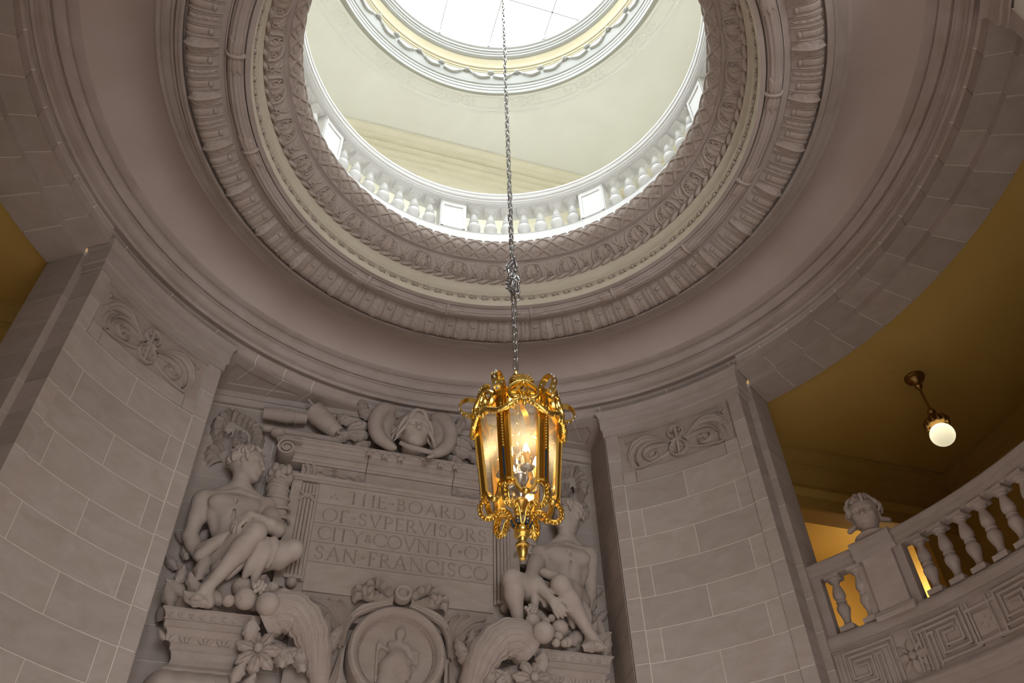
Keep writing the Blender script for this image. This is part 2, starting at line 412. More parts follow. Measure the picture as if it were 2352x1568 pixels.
# leaf wraps on the reeded torus (16)
tp = [(2.735 + 0.083 * cos(th), 9.335 - 0.079 * sin(th)) for th in np.linspace(0.05, pi - 0.05, 12)]
mp, Lt, rm = ring_map(tp, 1)
mb = MB()
for s in (-1, 1):
    for q in (-0.62, 0, 0.62):
        mb.add(*leaf_geo((0, Lt * (0.5 + 0.25 * q)), 0 if s > 0 else pi, 0.19, 0.085, 0.020, mp, lobes=3, n=14, bend=s * q * 0.5))
mb.add(*stroke_geo([(0, 0.005), (0, Lt * .5), (0, Lt - .005)], 0.05, 0.024, mp, n=12))
ring_copies('leaf_wrap', mb.mesh('leaf_wrap', 'carve', 50), 16, 0.5, band)
# beads, rope, eggs, lattice in the throat
mb = MB(); mb.add(*ell_geo((0, 2.575, 9.425), (0.028, 0.018, 0.023), 8, 6)); mb.add(*ell_geo((0.050, 2.575, 9.425), (0.013, 0.014, 0.020), 6, 5))
ring_copies('bead', mb.mesh('bead', 'carve', 180), 108, 0, thr)
mb = MB(); mb.add(*tube_geo(bez([(-0.075, 2.522, 9.645), (-0.03, 2.512, 9.655), (0.03, 2.508, 9.685), (0.075, 2.512, 9.70)], 9), [0.006, 0.024, 0.026, 0.024, 0.006], 7))
ring_copies('rope_strand', mb.mesh('rope_strand', 'carve', 180), 108, 0, thr)
mp, Lt, rm = ring_map(ov, 1)
per = 2 * pi * rm / 32
mb = MB()
arch = [(-per * 0.30, 0.004), (-per * 0.285, Lt * .45), (-per * 0.20, Lt * .80), (0, Lt * .93), (per * 0.20, Lt * .80), (per * 0.285, Lt * .45), (per * 0.30, 0.004)]
mb.add(*stroke_geo(arch, 0.034, 0.022, mp, n=30))
mb.add(*stroke_geo([(0, 0.004), (0, Lt * .4), (0, Lt * .86)], [0.05, 0.035, 0.05], 0.018, mp, n=12, groove=0.6))
for s in (-1, 1):
    mb.add(*leaf_geo((s * per * .07, 0.01), pi / 2 - s * 0.1, Lt * .72, per * .17, 0.026, mp, lobes=3, bend=s * 0.5))
    mb.add(*stroke_geo(spiral(s * per * .165, Lt * .30, 0.035, 0.008, pi / 2, -s * 1.1, 14), 0.020, 0.020, mp, n=14, seg=5))
    mb.add(*stroke_geo(spiral(s * per * .12, Lt * .60, 0.030, 0.008, pi / 2, -s * 1.1, 14), 0.018, 0.020, mp, n=14, seg=5))
ring_copies('leaf_arch', mb.mesh('leaf_arch', 'carve', 50), 32, 1.6, thr)
mb = MB()
for s in (-1, 1):
    mb.add(*leaf_geo((s * .004, Lt * .30), pi / 2 - s * .42, Lt * .62, per * .13, 0.022, mp, lobes=3, n=14, bend=-s * .3))
    mb.add(*stroke_geo([(s * .012, Lt * .3), (s * per * .05, Lt * .15), (s * per * .09, 0.012)], [0.02, 0.028, 0.012], 0.016, mp, n=10, seg=5))
mb.add(*leaf_geo((0, Lt * .36), pi / 2, Lt * .6, per * .12, 0.024, mp, lobes=3, n=12))
for q in range(5):
    mb.add(*[(lambda g: ([mp(x, y, z) for x, y, z in g[0]], g[1]))(ell_geo((0.024 * cos(q * 2 * pi / 5), Lt * .2 + 0.024 * sin(q * 2 * pi / 5), 0.010), (0.015, 0.015, 0.014), 7, 5))][0])
ring_copies('leaf_dart', mb.mesh('leaf_dart', 'carve', 50), 32, 1.6 + 5.625, thr)
tl = [(2.365 + 0.160 * cos(rad(t)), 10.035 + 0.170 * sin(rad(t))) for t in range(248, 121, -8)]
mp, Lt, rm = ring_map(tl, 1)
per = 2 * pi * rm / 64
for s, nm in ((1, 'a'), (-1, 'b')):
    g = stroke_geo([(-s * per * 0.9, 0.0), (0, Lt * 0.5), (s * per * 0.9, Lt)], 0.040, 0.018, mp, n=18, seg=5)
    ring_copies('lattice_strap', MB().add(*g).mesh('lattice_strap', 'carve', 50), 64, 0.7 + 5.625 / 2, thr2)
for ph, npet in ((0, 8), (1, 4)):
    mb = MB()
    for q in range(npet):
        a = q * 2 * pi / npet + (pi / 4 if npet == 4 else 0)
        mb.add(*leaf_geo((0.010 * cos(a), Lt * .28 + 0.010 * sin(a)), a, 0.062, 0.034 if npet == 8 else 0.058, 0.020, mp, lobes=1, n=8, seg=5))
    mb.add(*[(lambda g: ([mp(x, y, z) for x, y, z in g[0]], g[1]))(ell_geo((0, Lt * .28, 0.010), (0.013, 0.013, 0.012), 8, 5))][0])
    ring_copies('lattice_flower', mb.mesh('lattice_flower', 'carve', 50), 32, 0.7 + 5.625 * ph, thr2)
mb = MB()
for yy in (0.045, Lt * .56):
    for dx, q in ((-0.02, 2.3), (0.02, 0.85), (0, pi / 2)):
        mb.add(*leaf_geo((dx * .3, yy), q, 0.045, 0.032, 0.016, mp, lobes=1, n=7, seg=5))
ring_copies('lattice_bud', mb.mesh('lattice_bud', 'carve', 50), 64, 0.7 + 5.625 / 2, thr2)

# ---- ring beam: soffit stones between the piers
def bay_stones(parent, a_from, a_to, joints, alcove=False):
    g = 0.05
    ed = [a_from] + joints + [a_to]
    for i in range(len(ed) - 1):
        a0, a1 = ed[i] + (g if i else 0), ed[i + 1] - (g if i < len(ed) - 2 else 0)
        geo = polar_box(4.566, 4.862, a0, a1, 8.94, 9.08, 3)
        obj('soffit_stone', make_mesh('soffit_stone', *geo, 'block', 30), parent)
        geo = polar_box(4.845, 5.31, a0, a1, 8.85, 9.08, 3)
        obj('soffit_stone', make_mesh('soffit_stone', *geo, 'block', 30), parent)
def beam(name, c, label):
    mb = MB().add(*polar_box(4.575, 5.29, c - 32, c + 32, 8.9425, 9.3, 32)).add(*polar_box(4.853, 5.29, c - 32, c + 32, 8.8525, 9.0, 32))
    o = struct(mb.build(name, 'mortar', None, 30), label, 'beam')
    bay_stones(o, c - 32.2, c + 32.2, [c - 27.5 + 5 * k for k in range(12)])
beam('trim_6', 90, 'curved stone soffit over the opening beside the globe lamp')
beam('trim_7', -90, 'curved stone soffit over the opening at the left edge')
beam('trim_8', 180, 'curved stone soffit over the entrance opening')
# light-tight backing added above the ring, out of view
o = obj('ceiling_backing', MB().add(*polar_box(4.40, 6.2, 0, 360, 9.5, 9.7, 90)).mesh('ceiling_backing', 'stone', None)); struct(o, 'hidden slab above the ring beam, added to keep light out', 'masonry')
# band joints: short pale ribs in the dark band
COURSE = [8.60, 8.19, 7.795, 7.405, 7.015, 6.622, 6.232, 5.843, 5.465, 5.06, 4.67, 4.28, 3.89, 3.5, 3.11, 2.72, 2.33, 1.94, 1.55, 1.16, 0.77, 0.38, 0.0]
def pier(name, ac, label, sides=(1, 1), relief=True, zmin=3.4):
    """sides: +1 free radial side toward a bay, 0 = alcove side (wall continues); order (low angle, high angle)"""
    hw = 11.75; e = 0.085
    mb = MB()
    mb.add(*polar_box(4.6025, 4.842, ac - hw + 0.12, ac + hw - 0.12, 0, 7.9, 14))
    mb.add(*polar_box(4.66 if relief else 4.6025, 4.842, ac - hw + 0.12, ac + hw - 0.12, 7.9, 8.62, 14))
    for s in (-1, 1):
        a0, a1 = sorted((ac + s * (hw - 0.11), ac + s * 9.66))
        mb.add(*polar_box(4.5825, 4.7, a0, a1, 0, 8.6, 2))
    mb.add(*polar_box(4.85, 5.30, ac - hw - (0.95 if sides[0] else -0.2), ac + hw + (0.95 if sides[1] else -0.2), 0, 8.9, 12))
    w = struct(mb.build(name, 'mortar', None, 30), label, 'pier')
    def blk(r0, r1, a0, a1, z0, z1, n=None, nm='stone_block'):
        obj(nm, make_mesh(nm, *polar_box(r0, r1, ac + a0 + e / 2, ac + a1 - e / 2, z0 + 0.004, z1 - 0.004, n), 'block', 30), w)
    obj('cap_block', make_mesh('cap_block', *polar_box(4.60, 5.30, ac - hw, ac + hw, 8.602, 9.0, 12), 'block', 30), w)
    C = [z for z in COURSE if z >= zmin]
    for i in range(len(C) - 1):
        z1, z0 = C[i], C[i + 1]
        for s in (-1, 1):
            a0, a1 = sorted((s * hw, s * 9.62))
            blk(4.58, 4.842, a0, a1, z0, z1, 2)
            if sides[0 if s < 0 else 1]:
                a0, a1 = sorted((s * (hw - 1.0), s * (hw + 1.02)))
                blk(4.845, 5.31, a0, a1, z0, z1 if i else 8.85, 2)
        if i >= 2:
            cuts = [-9.62, 0, 9.62] if i % 2 == 0 else [-9.62, -7.5, 7.4, 9.62]
            for k in range(len(cuts) - 1):
                blk(4.600, 4.66, cuts[k], cuts[k + 1], z0, z1)
    if zmin > 0.1:
        obj('stone_block', make_mesh('stone_block', *polar_box(4.58, 5.31, ac - hw, ac + hw, 0, C[-1] - .004), 'block', 30), w)
    for a0, a1 in ((-9.62, -7.5), (-7.5, 7.45), (7.45, 9.62)):
        blk(4.58, 4.64, a0, a1, 7.795, 7.975)
    if relief: obj('stone_block', make_mesh('stone_block', *polar_box(4.582, 4.66, ac - 9.6, ac + 9.6, 8.582, 8.60), 'block', 30), w)
    # capital: three stepped fasciae returning at both ends
    pr = [(0.0, 8.600), (0.020, 8.604), (0.022, 8.70), (0.026, 8.705), (0.040, 8.712), (0.044, 8.73), (0.044, 8.835), (0.052, 8.85), (0.052, 8.866), (0.046, 8.872), (0.050, 8.90), (0.062, 8.935), (0.082, 8.965), (0.094, 8.978), (0.094, 8.992), (0.0, 8.992)]
    V = []; path = []
    n = 14
    for (off, z) in pr:
        r = 4.58 - off; da = math.degrees(off / 4.58)
        row = [(4.84, ac - hw - da)] + [(r, ac - hw - da + (2 * hw + 2 * da) * i / n) for i in range(n + 1)] + [(4.84, ac + hw + da)]
        V += [pp(rr, aa, z) for rr, aa in row]
    k = n + 3
    obj('pier_cap', make_mesh('pier_cap', V, grid_faces(len(pr), k), 'block', 30), w)
    if relief:
        def rm_(u, v, h):
            a = ac + math.degrees(u / 4.6); return pp(4.632 - h, a, 8.28 + v)
        g = polar_box(4.632, 4.66, ac - 9.65, ac + 9.65, 7.96, 8.6)
        rp = obj('relief_panel', make_mesh('relief_panel', *g, 'carve', 30), w)
        rm0 = rm_
        rm_ = lambda u, v, h: rm0(u, v, h * 1.35)
        for s in (-1, 1):
            mb = MB(); R_ = lambda pts: [(s * x, y) for x, y in pts]
            mb.add(*stroke_geo(R_([(0.10, 0.0), (0.24, 0.10), (0.40, 0.17), (0.56, 0.12), (0.655, -0.03), (0.66, -0.20)]), [0.04, 0.075, 0.13, 0.12, 0.06, 0.012], [0.03, 0.045, 0.06, 0.055, 0.03, 0.006], rm_, n=26, groove=0.4))
            mb.add(*stroke_geo(R_([(0.20, 0.05), (0.36, 0.09), (0.50, 0.03), (0.57, -0.12), (0.55, -0.22)]), [0.02, 0.05, 0.06, 0.04, 0.008], 0.045, rm_, n=20, groove=0.5))
            mb.add(*stroke_geo(R_([(0.12, -0.02), (0.28, 0.01), (0.42, -0.01), (0.46, -0.10), (0.39, -0.17), (0.30, -0.15), (0.29, -0.08), (0.35, -0.06)]), [0.03, 0.06, 0.06, 0.055, 0.05, 0.04, 0.03, 0.02], 0.045, rm_, n=30, groove=0.3))
            mb.add(*stroke_geo(R_([(0.08, -0.10), (0.20, -0.17), (0.36, -0.22), (0.52, -0.25), (0.60, -0.26)]), [0.05, 0.05, 0.03, 0.045, 0.01], 0.030, rm_, n=20))
            mb.add(*stroke_geo(R_([(0.26, 0.12), (0.38, 0.22), (0.52, 0.235), (0.62, 0.22), (0.66, 0.15)]), [0.01, 0.025, 0.025, 0.02, 0.008], 0.022, rm_, n=18))
            mb.add(*stroke_geo([(s * x, y) for x, y in spiral(0.655, 0.19, 0.045, 0.012, pi, -0.9, 12)], [0.02, 0.02, 0.014], 0.02, rm_, n=12, seg=5))
            mb.add(*leaf_geo((s * 0.44, 0.14), rad(60) if s > 0 else rad(120), 0.14, 0.07, 0.028, rm_, lobes=3, n=12, bend=-s * 0.9))
            mb.add(*leaf_geo((s * 0.56, 0.02), rad(10) if s > 0 else rad(170), 0.15, 0.09, 0.028, rm_, lobes=3, n=12, bend=-s * 1.0))
            mb.add(*leaf_geo((s * 0.33, -0.02), rad(-70) if s > 0 else rad(250), 0.12, 0.08, 0.034, rm_, lobes=3, n=12, bend=s * 0.8))
            obj('scroll_leaf', mb.mesh('scroll_leaf', 'carve', 60), w)
        mb = MB()
        for s in (-1, 1):
            mb.add(*stroke_geo([(s * 0.02, 0.02), (s * -0.06, 0.06), (s * -0.10, 0.14), (s * -0.05, 0.22), (s * 0.03, 0.23), (s * .07, 0.18), (s * .04, .14)], [0.03, 0.04, 0.045, 0.04, 0.035, 0.03, 0.015], 0.04, rm_, n=24))
            mb.add(*stroke_geo([(s * 0.03, 0.0), (s * 0.09, -0.05), (s * 0.11, -0.14), (s * 0.05, -0.22), (s * -0.02, -0.22), (s * -.04, -0.16)], [0.03, 0.04, 0.045, 0.035, 0.03, 0.015], 0.04, rm_, n=22))
        mb.add(*stroke_geo([(0.0, -0.24), (0, 0), (0.0, 0.24)], [0.05, 0.06, 0.05], 0.03, rm_, n=12))
        mb.add(*stroke_geo([(-0.075, -0.005), (0, 0.01), (0.075, -0.005)], 0.035, 0.052, rm_, n=8))
        obj('centre_knot', mb.mesh('centre_knot', 'carve', 60), w)
    return w
pier('wall_left', -45, 'tall concave stone pier with carved scroll panel, left of the seated statues', sides=(1, 0))
pier('wall_right', 45, 'tall concave stone pier with carved scroll panel, between the tablet and the balcony', sides=(0, 1))
pier('wall_far_right', 135, 'stone pier whose cap just shows in the top right corner', sides=(1, 1), relief=False, zmin=7.7)
pier('wall_near_left', -135, 'stone pier behind the viewer on the left', sides=(1, 1), relief=False, zmin=7.7)

# ---- alcove with the monument: back wall, cheeks and soffit
WY = 4.65
mb = MB().add(*box_geo(-3.0, 3.0, WY + 0.006, WY + 0.3, 0, 9.3))
wall = struct(mb.build('wall_back', 'mortar', None, None), 'shadowed stone back wall of the alcove behind the monument', 'wall')
def wblk(geo, nm='stone_block', par=None): obj(nm, make_mesh(nm, *geo, 'block', 30), par or wall)
zc = [8.74, 8.38, 8.0, 7.62, 7.24, 6.86, 6.48, 6.1, 5.72, 5.34, 4.96, 4.58, 4.2]
for i in range(len(zc) - 1):
    xs = [-2.64, -1.75, -0.6, 0.6, 1.75, 2.64] if i % 2 else [-2.64, -1.2, 0.0, 1.2, 2.64]
    for k in range(len(xs) - 1):
        wblk(box_geo(xs[k] + .004, xs[k + 1] - .004, WY, WY + 0.1, zc[i + 1] + .004, zc[i] - .004))
wblk(box_geo(-2.64, 2.64, WY, WY + 0.1, 0, 4.196))
wblk(box_geo(-2.64, 2.64, WY - 0.055, WY + 0.1, 8.748, 8.85), 'stone_fascia')
# cheeks
for s, nm in ((-1, 'wall_alcove_left'), (1, 'wall_alcove_right')):
    A = np.array((s * 2.512, 3.86)); B = np.array((s * 2.632, WY)); nrm = np.array((s * 1.0, -0.15))
    def cheek(z0, z1, in_=0.0, mat='block'):
        q = [A + nrm * in_, B + nrm * in_, B + nrm * 0.35, A + nrm * 0.35]
        V = [(p[0], p[1], z) for z in (z0, z1) for p in q]
        F = [(0, 1, 2, 3), (7, 6, 5, 4)] + [(i, i + 4, (i + 1) % 4 + 4, (i + 1) % 4) for i in range(4)]
        return V, F
    w = struct(obj(nm, make_mesh(nm, *cheek(0, 9.2, 0.006), 'mortar', None)), 'dark stone cheek of the alcove beside the ' + ('left' if s < 0 else 'right') + ' statue', 'wall')
    zz = [8.94] + COURSE[1:12]
    for i in range(len(zz) - 1):
        wblk(cheek(zz[i + 1] + .004, zz[i] - .004), par=w)
    # soffit spandrel with sunk panel
    def soff(poly, z0, z1):
        n = len(poly); V = [(x, y, z0) for x, y in poly] + [(x, y, z1) for x, y in poly]
        return V, [tuple(range(n))[::-1], tuple(range(n, 2 * n))] + [(i, (i + 1) % n, (i + 1) % n + n, i + n) for i in range(n)]
    def arc(a0, a1, r, n=10): return [(s * r * sin(rad(a0 + (a1 - a0) * i / n)), r * cos(rad(a0 + (a1 - a0) * i / n))) for i in range(n + 1)]
    outer = [(s * 2.66, 4.63), (s * 2.53, 3.80)] + arc(33.6, 3, 4.564, 20) + [(s * 0.24, 4.63)]
    inner = [(s * 2.497, 4.45), (s * 2.476, 4.18), (s * 2.378, 4.045)] + arc(29.6, 20.0, 4.70, 8) + [(s * 1.56, 4.45)]
    bm_ = bmesh.new(); z_ = 8.94
    def loop(pts, z):
        vs_ = [bm_.verts.new((x, y, z)) for x, y in pts]; return vs_, [bm_.edges.new((vs_[i], vs_[(i + 1) % len(vs_)])) for i in range(len(vs_))]
    v1, e1 = loop(outer, z_); v2, e2 = loop(inner, z_)
    bmesh.ops.triangle_fill(bm_, use_beauty=True, edges=e1 + e2)
    v3 = [bm_.verts.new((x, y, z_ + .022)) for x, y in inner]
    for i in range(len(inner)): bm_.faces.new((v2[i], v2[(i + 1) % len(inner)], v3[(i + 1) % len(inner)], v3[i]))
    bm_.faces.new(v3)
    me_ = bpy.data.meshes.new('spandrel'); bm_.to_mesh(me_); bm_.free(); me_.materials.append(M['block'])
    w2 = obj('ceiling_spandrel_left' if s < 0 else 'ceiling_spandrel_right', me_)
    struct(w2, 'triangular stone soffit with a sunk panel above the ' + ('left' if s < 0 else 'right') + ' statue', 'soffit')
    obj('soffit_fascia', make_mesh('soffit_fascia', *box_geo(*sorted((s * 0.3, s * 2.64)), 4.575, 4.66, 8.85, 8.938), 'block', None), w2)
    for aj in (18, 23.1, 28.2):
        P0, P1 = A2 = ((s * 4.566 * sin(rad(aj)), 4.566 * cos(rad(aj))), (s * 4.95 * sin(rad(aj + .4)), min(4.57, 4.95 * cos(rad(aj + .4)))))
        obj('stone_joint', make_mesh('j', *ribbon_geo([(P0[0], P0[1], 8.9395), (P1[0], P1[1], 8.9395)], (1, 0, 0), .007, .003), 'mortar', None), w2)
# thin pale joints across the ring band
def band_joint(parent, a):
    V = []
    for r, z in prof_out[:8]:
        for d in (-0.06, 0.06): V.append(pp(r - 0.0025, a + d, z))
    obj('band_joint', make_mesh('band_joint', V, grid_faces(8, 2), 'mortar', None), parent)
ringo = bpy.data.objects['trim_1']
for a in [-88 + 0.5 + 5 * k for k in range(6)] + [-55, -45.1, -36, -28.2, -23.1, -18, 18, 23, 28, 33, 45.1, 56.6, 62.5, 67.7, 72.6, 77.6, 82.6, 87.6, 92.6, 97.6, 102.5, 107.5, 112.5, 117.6]:
    band_joint(ringo, a)

# ---- side corridors
def corridor(s):
    nm = 'right' if s > 0 else 'left'
    def pt(a):   # outer boundary of the ceiling plan along ray a (deg from +x)
        c_, q = cos(rad(a)), sin(rad(a)); t = min(8.3 / max(c_, 1e-6), 4.0 / max(abs(q), 1e-6)); return (s * t * c_, t * q)
    V = []; n = 44
    for i in range(n + 1):
        a = -48 + 96 * i / n
        V += [(s * 5.28 * cos(rad(a)), 5.28 * sin(rad(a)), 8.9), (*pt(a), 8.9)]
    V += [(x, y, 9.0) for x, y, z in V]
    m_ = 2 * (n + 1)
    F = [(2 * i, 2 * i + 1, 2 * i + 3, 2 * i + 2) for i in range(n)] + [(m_ + 2 * i, m_ + 2 * i + 2, m_ + 2 * i + 3, m_ + 2 * i + 1) for i in range(n)]
    struct(obj('ceiling_corridor_' + nm, make_mesh('ceiling_corridor', V, F, 'ochre', None)), 'dim ochre corridor ceiling ' + ('around the globe lamp' if s > 0 else 'at the left edge'), 'ceiling')
    X = sorted
    def wallbox(n_, x0, x1, y0, y1, z0, z1, lab):
        a, b_ = X((s * x0, s * x1)); return struct(obj(n_, MB().add(*box_geo(a, b_, y0, y1, z0, z1)).mesh(n_, 'ochre', None)), lab, 'wall')
    wallbox('wall_corridor_end_' + nm, 8.15, 8.35, -4.2, 4.2, 5.2, 9.0, 'ochre end wall of the ' + nm + ' corridor')
    wallbox('wall_corridor_south_' + nm, 3.3, 8.35, -4.15, -3.9, 5.2, 9.0, 'ochre south wall of the ' + nm + ' corridor')
    # north wall with opening: lintel + jamb
    wallbox('wall_corridor_lintel_' + nm, 3.3, 8.35, 3.86, 4.15, 7.98, 9.0, 'ochre frieze and lintel above the lit opening of the ' + nm + ' corridor')
    wallbox('wall_corridor_jamb_' + nm, 7.34, 8.35, 3.86, 4.15, 5.2, 8.0, 'dim ochre wall beside the lit opening of the ' + nm + ' corridor')
    # lit room behind
    wallbox('wall_lit_room_' + nm, 3.2, 8.35, 6.4, 6.6, 5.2, 9.0, 'bright yellow wall seen through the ' + nm + ' corridor opening')
    wallbox('wall_lit_room_end_' + nm, 8.15, 8.35, 4.1, 6.6, 5.2, 9.0, 'end wall of the lit room beyond the ' + nm + ' corridor')
    wallbox('wall_lit_room_near_' + nm, 3.1, 3.3, 4.0, 6.6, 5.2, 9.0, 'near wall of the lit room beyond the ' + nm + ' corridor')
    a, b_ = X((s * 3.1, s * 8.35)); struct(obj('ceiling_lit_room_' + nm, MB().add(*box_geo(a, b_, 3.9, 6.6, 8.75, 8.9)).mesh('c', 'ochre', None)), 'ceiling of the lit room beyond the ' + nm + ' corridor', 'ceiling')
    # corridor floor slab
    V = []
    for i in range(n + 1):
        a = -48 + 96 * i / n
        V += [(s * 4.95 * cos(rad(a)), 4.95 * sin(rad(a)), 5.30), (*pt(a), 5.30)]
    V += [(x, y, 5.0) for x, y, z in V]
    struct(obj('floor_corridor_' + nm, make_mesh('floor_corridor', V, F, 'floor', None)), 'upper corridor floor behind the ' + nm + ' balustrade', 'floor')
    a, b_ = X((s * 3.1, s * 8.35)); struct(obj('floor_lit_room_' + nm, MB().add(*box_geo(a, b_, 3.9, 6.6, 5.1, 5.3)).mesh('f', 'floor', None)), 'floor of the lit room beyond the ' + nm + ' corridor', 'floor')
    # cornice along north and end walls
    cp = [(0.24, 8.90), (0.24, 8.86), (0.215, 8.85), (0.21, 8.82), (0.19, 8.80), (0.15, 8.77), (0.13, 8.73), (0.125, 8.69), (0.10, 8.68), (0.10, 8.64), (0.07, 8.62), (0.05, 8.58), (0.045, 8.42), (0.065, 8.41), (0.065, 8.37), (0.0, 8.36)]
    V = []
    for d, z in cp: V += [(s * 3.3, 3.86 - d, z), (s * (8.15 - d), 3.86 - d, z), (s * (8.15 - d), -3.9 + d, z), (s * 3.3, -3.9 + d, z)]
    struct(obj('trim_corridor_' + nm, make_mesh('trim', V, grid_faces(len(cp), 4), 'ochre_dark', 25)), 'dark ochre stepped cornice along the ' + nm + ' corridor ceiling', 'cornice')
    lp = [(0.0, 8.20), (0.03, 8.19), (0.03, 8.15), (0.015, 8.14), (0.015, 8.03), (0.04, 8.02), (0.04, 7.975), (0.0, 7.975)]
    V = []
    for d, z in lp: V += [(s * 3.3, 3.86 - d, z), (s * 8.15, 3.86 - d, z)]
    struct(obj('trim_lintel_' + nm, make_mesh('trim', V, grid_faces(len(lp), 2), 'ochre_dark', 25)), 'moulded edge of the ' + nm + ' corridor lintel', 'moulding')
    # dado mouldings on the lit wall
    dp = [(0.0, 7.36), (0.05, 7.35), (0.05, 7.30), (0.02, 7.28), (0.02, 7.12), (0.06, 7.10), (0.06, 7.04), (0.02, 7.0), (0.02, 6.86), (0.05, 6.84), (0.05, 6.78), (0.0, 6.76)]
    V = []
    for d, z in dp: V += [(s * 3.3, 6.4 - d, z), (s * 8.15, 6.4 - d, z)]
    struct(obj('trim_dado_' + nm, make_mesh('trim', V, grid_faces(len(dp), 2), 'ochre', 25)), 'moulding bands on the bright yellow wall beyond the ' + nm + ' corridor', 'moulding')
    # wall under the balcony
    struct(obj('wall_under_balcony_' + nm, make_mesh('w', *polar_box(4.95, 5.2, s * 90 - 34, s * 90 + 34, 0, 4.7, 34), 'stone', 40)), 'curved stone wall under the ' + nm + ' balcony', 'wall')
corridor(1); corridor(-1)

# ---- upper room above the oculus
def sq_ring(name, prof, mat, lab, cat, smooth=25):
    V = []
    for d, z in prof: V += [(d, d, z), (d, -d, z), (-d, -d, z), (-d, d, z)]
    return struct(obj(name, make_mesh(name, V, grid_faces(len(prof), 4, False, True), mat, smooth)), lab, cat)
mb = MB()
for x0, x1, y0, y1, z0, z1 in ((-4.4, 4.4, 4.22, 4.4, 10.3, 15.6), (-4.4, 4.4, -4.4, -4.22, 10.3, 15.6), (-4.4, -4.22, -4.4, 4.4, 10.3, 15.6), (4.22, 4.4, -4.4, 4.4, 10.3, 15.6)):
    mb.add(*box_geo(x0, x1, y0, y1, z0, z1))
struct(mb.build('wall_upper', 'creamyel', None, None), 'cream plaster walls of the upper room above the oculus', 'wall')
sq_ring('trim_upper', [(4.22, 14.28), (4.18, 14.29), (4.18, 14.36), (4.20, 14.37), (4.20, 14.47), (4.16, 14.48), (4.15, 14.53), (4.17, 14.54), (4.17, 14.64), (4.12, 14.65), (4.11, 14.70), (4.14, 14.71), (4.14, 14.79), (4.08, 14.80), (4.07, 14.86), (4.11, 14.87), (4.11, 14.93), (4.04, 14.94), (4.03, 15.0), (4.06, 15.01), (4.04, 15.06), (4.0, 15.1), (3.96, 15.12), (3.95, 15.17), (3.97, 15.18), (3.97, 15.21)], 'creamyel', 'straight yellow cornice of the upper room seen past the rail', 'cornice', 30)
V = []; n = 96
for i in range(n):
    a = 360 * i / n; s_, c_ = sin(rad(a)), cos(rad(a)); t = 4.3 / max(abs(s_), abs(c_))
    V += [(3.24 * s_, 3.24 * c_, 15.205), (t * s_, t * c_, 15.205)]
struct(obj('ceiling_upper', make_mesh('ceiling_upper', V, grid_faces(n, 2, True), 'cream', None)), 'flat pale cream ceiling of the upper room', 'ceiling')
V = []
for i in range(n):
    a = 360 * i / n; s_, c_ = sin(rad(a)), cos(rad(a)); t = 4.3 / max(abs(s_), abs(c_))
    V += [(2.70 * s_, 2.70 * c_, 10.5), (t * s_, t * c_, 10.5)]
struct(obj('floor_upper', make_mesh('floor_upper', V, grid_faces(n, 2, True), 'marble', None)), 'upper room floor around the oculus', 'floor')
prof_sky = [(3.26, 15.21), (3.255, 15.185), (3.235, 15.17), (3.215, 15.17), (3.205, 15.185), (3.185, 15.19), (3.175, 15.19), (3.165, 15.18), (2.87, 15.11), (2.855, 15.095), (2.84, 15.095), (2.835, 15.08)]
fr = struct(obj('trim_skylight_frieze', make_mesh('f', *lathe_geo(prof_sky, n=180), 'cream', 30)), 'cream frieze ring with relief rosettes below the skylight', 'frieze')
prof_lip = [(2.835, 15.08), (2.79, 15.02), (2.755, 14.94), (2.735, 14.88), (2.70, 14.86), (2.675, 14.85), (2.665, 14.87), (2.665, 14.92), (2.652, 14.93), (2.65, 14.99), (2.636, 15.0), (2.63, 15.05), (2.61, 15.06), (2.585, 15.12), (2.555, 15.22), (2.54, 15.30)]
struct(obj('trim_skylight_lip', make_mesh('f', *lathe_geo(prof_lip, n=180), 'creamdim', 30)), 'white projecting moulded lip of the skylight well', 'moulding')
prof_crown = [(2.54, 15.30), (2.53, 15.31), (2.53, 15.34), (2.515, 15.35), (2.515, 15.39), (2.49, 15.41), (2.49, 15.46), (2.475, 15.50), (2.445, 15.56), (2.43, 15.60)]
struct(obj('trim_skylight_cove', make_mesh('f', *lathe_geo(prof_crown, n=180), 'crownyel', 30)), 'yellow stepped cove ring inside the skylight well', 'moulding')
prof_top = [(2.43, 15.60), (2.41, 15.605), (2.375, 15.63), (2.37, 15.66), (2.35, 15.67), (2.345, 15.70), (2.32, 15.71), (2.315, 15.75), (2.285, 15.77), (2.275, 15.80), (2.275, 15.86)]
struct(obj('trim_skylight_crown', make_mesh('f', *lathe_geo(prof_top, n=180), 'creamdim', 30)), 'fine pale crown mouldings at the skylight edge', 'moulding')
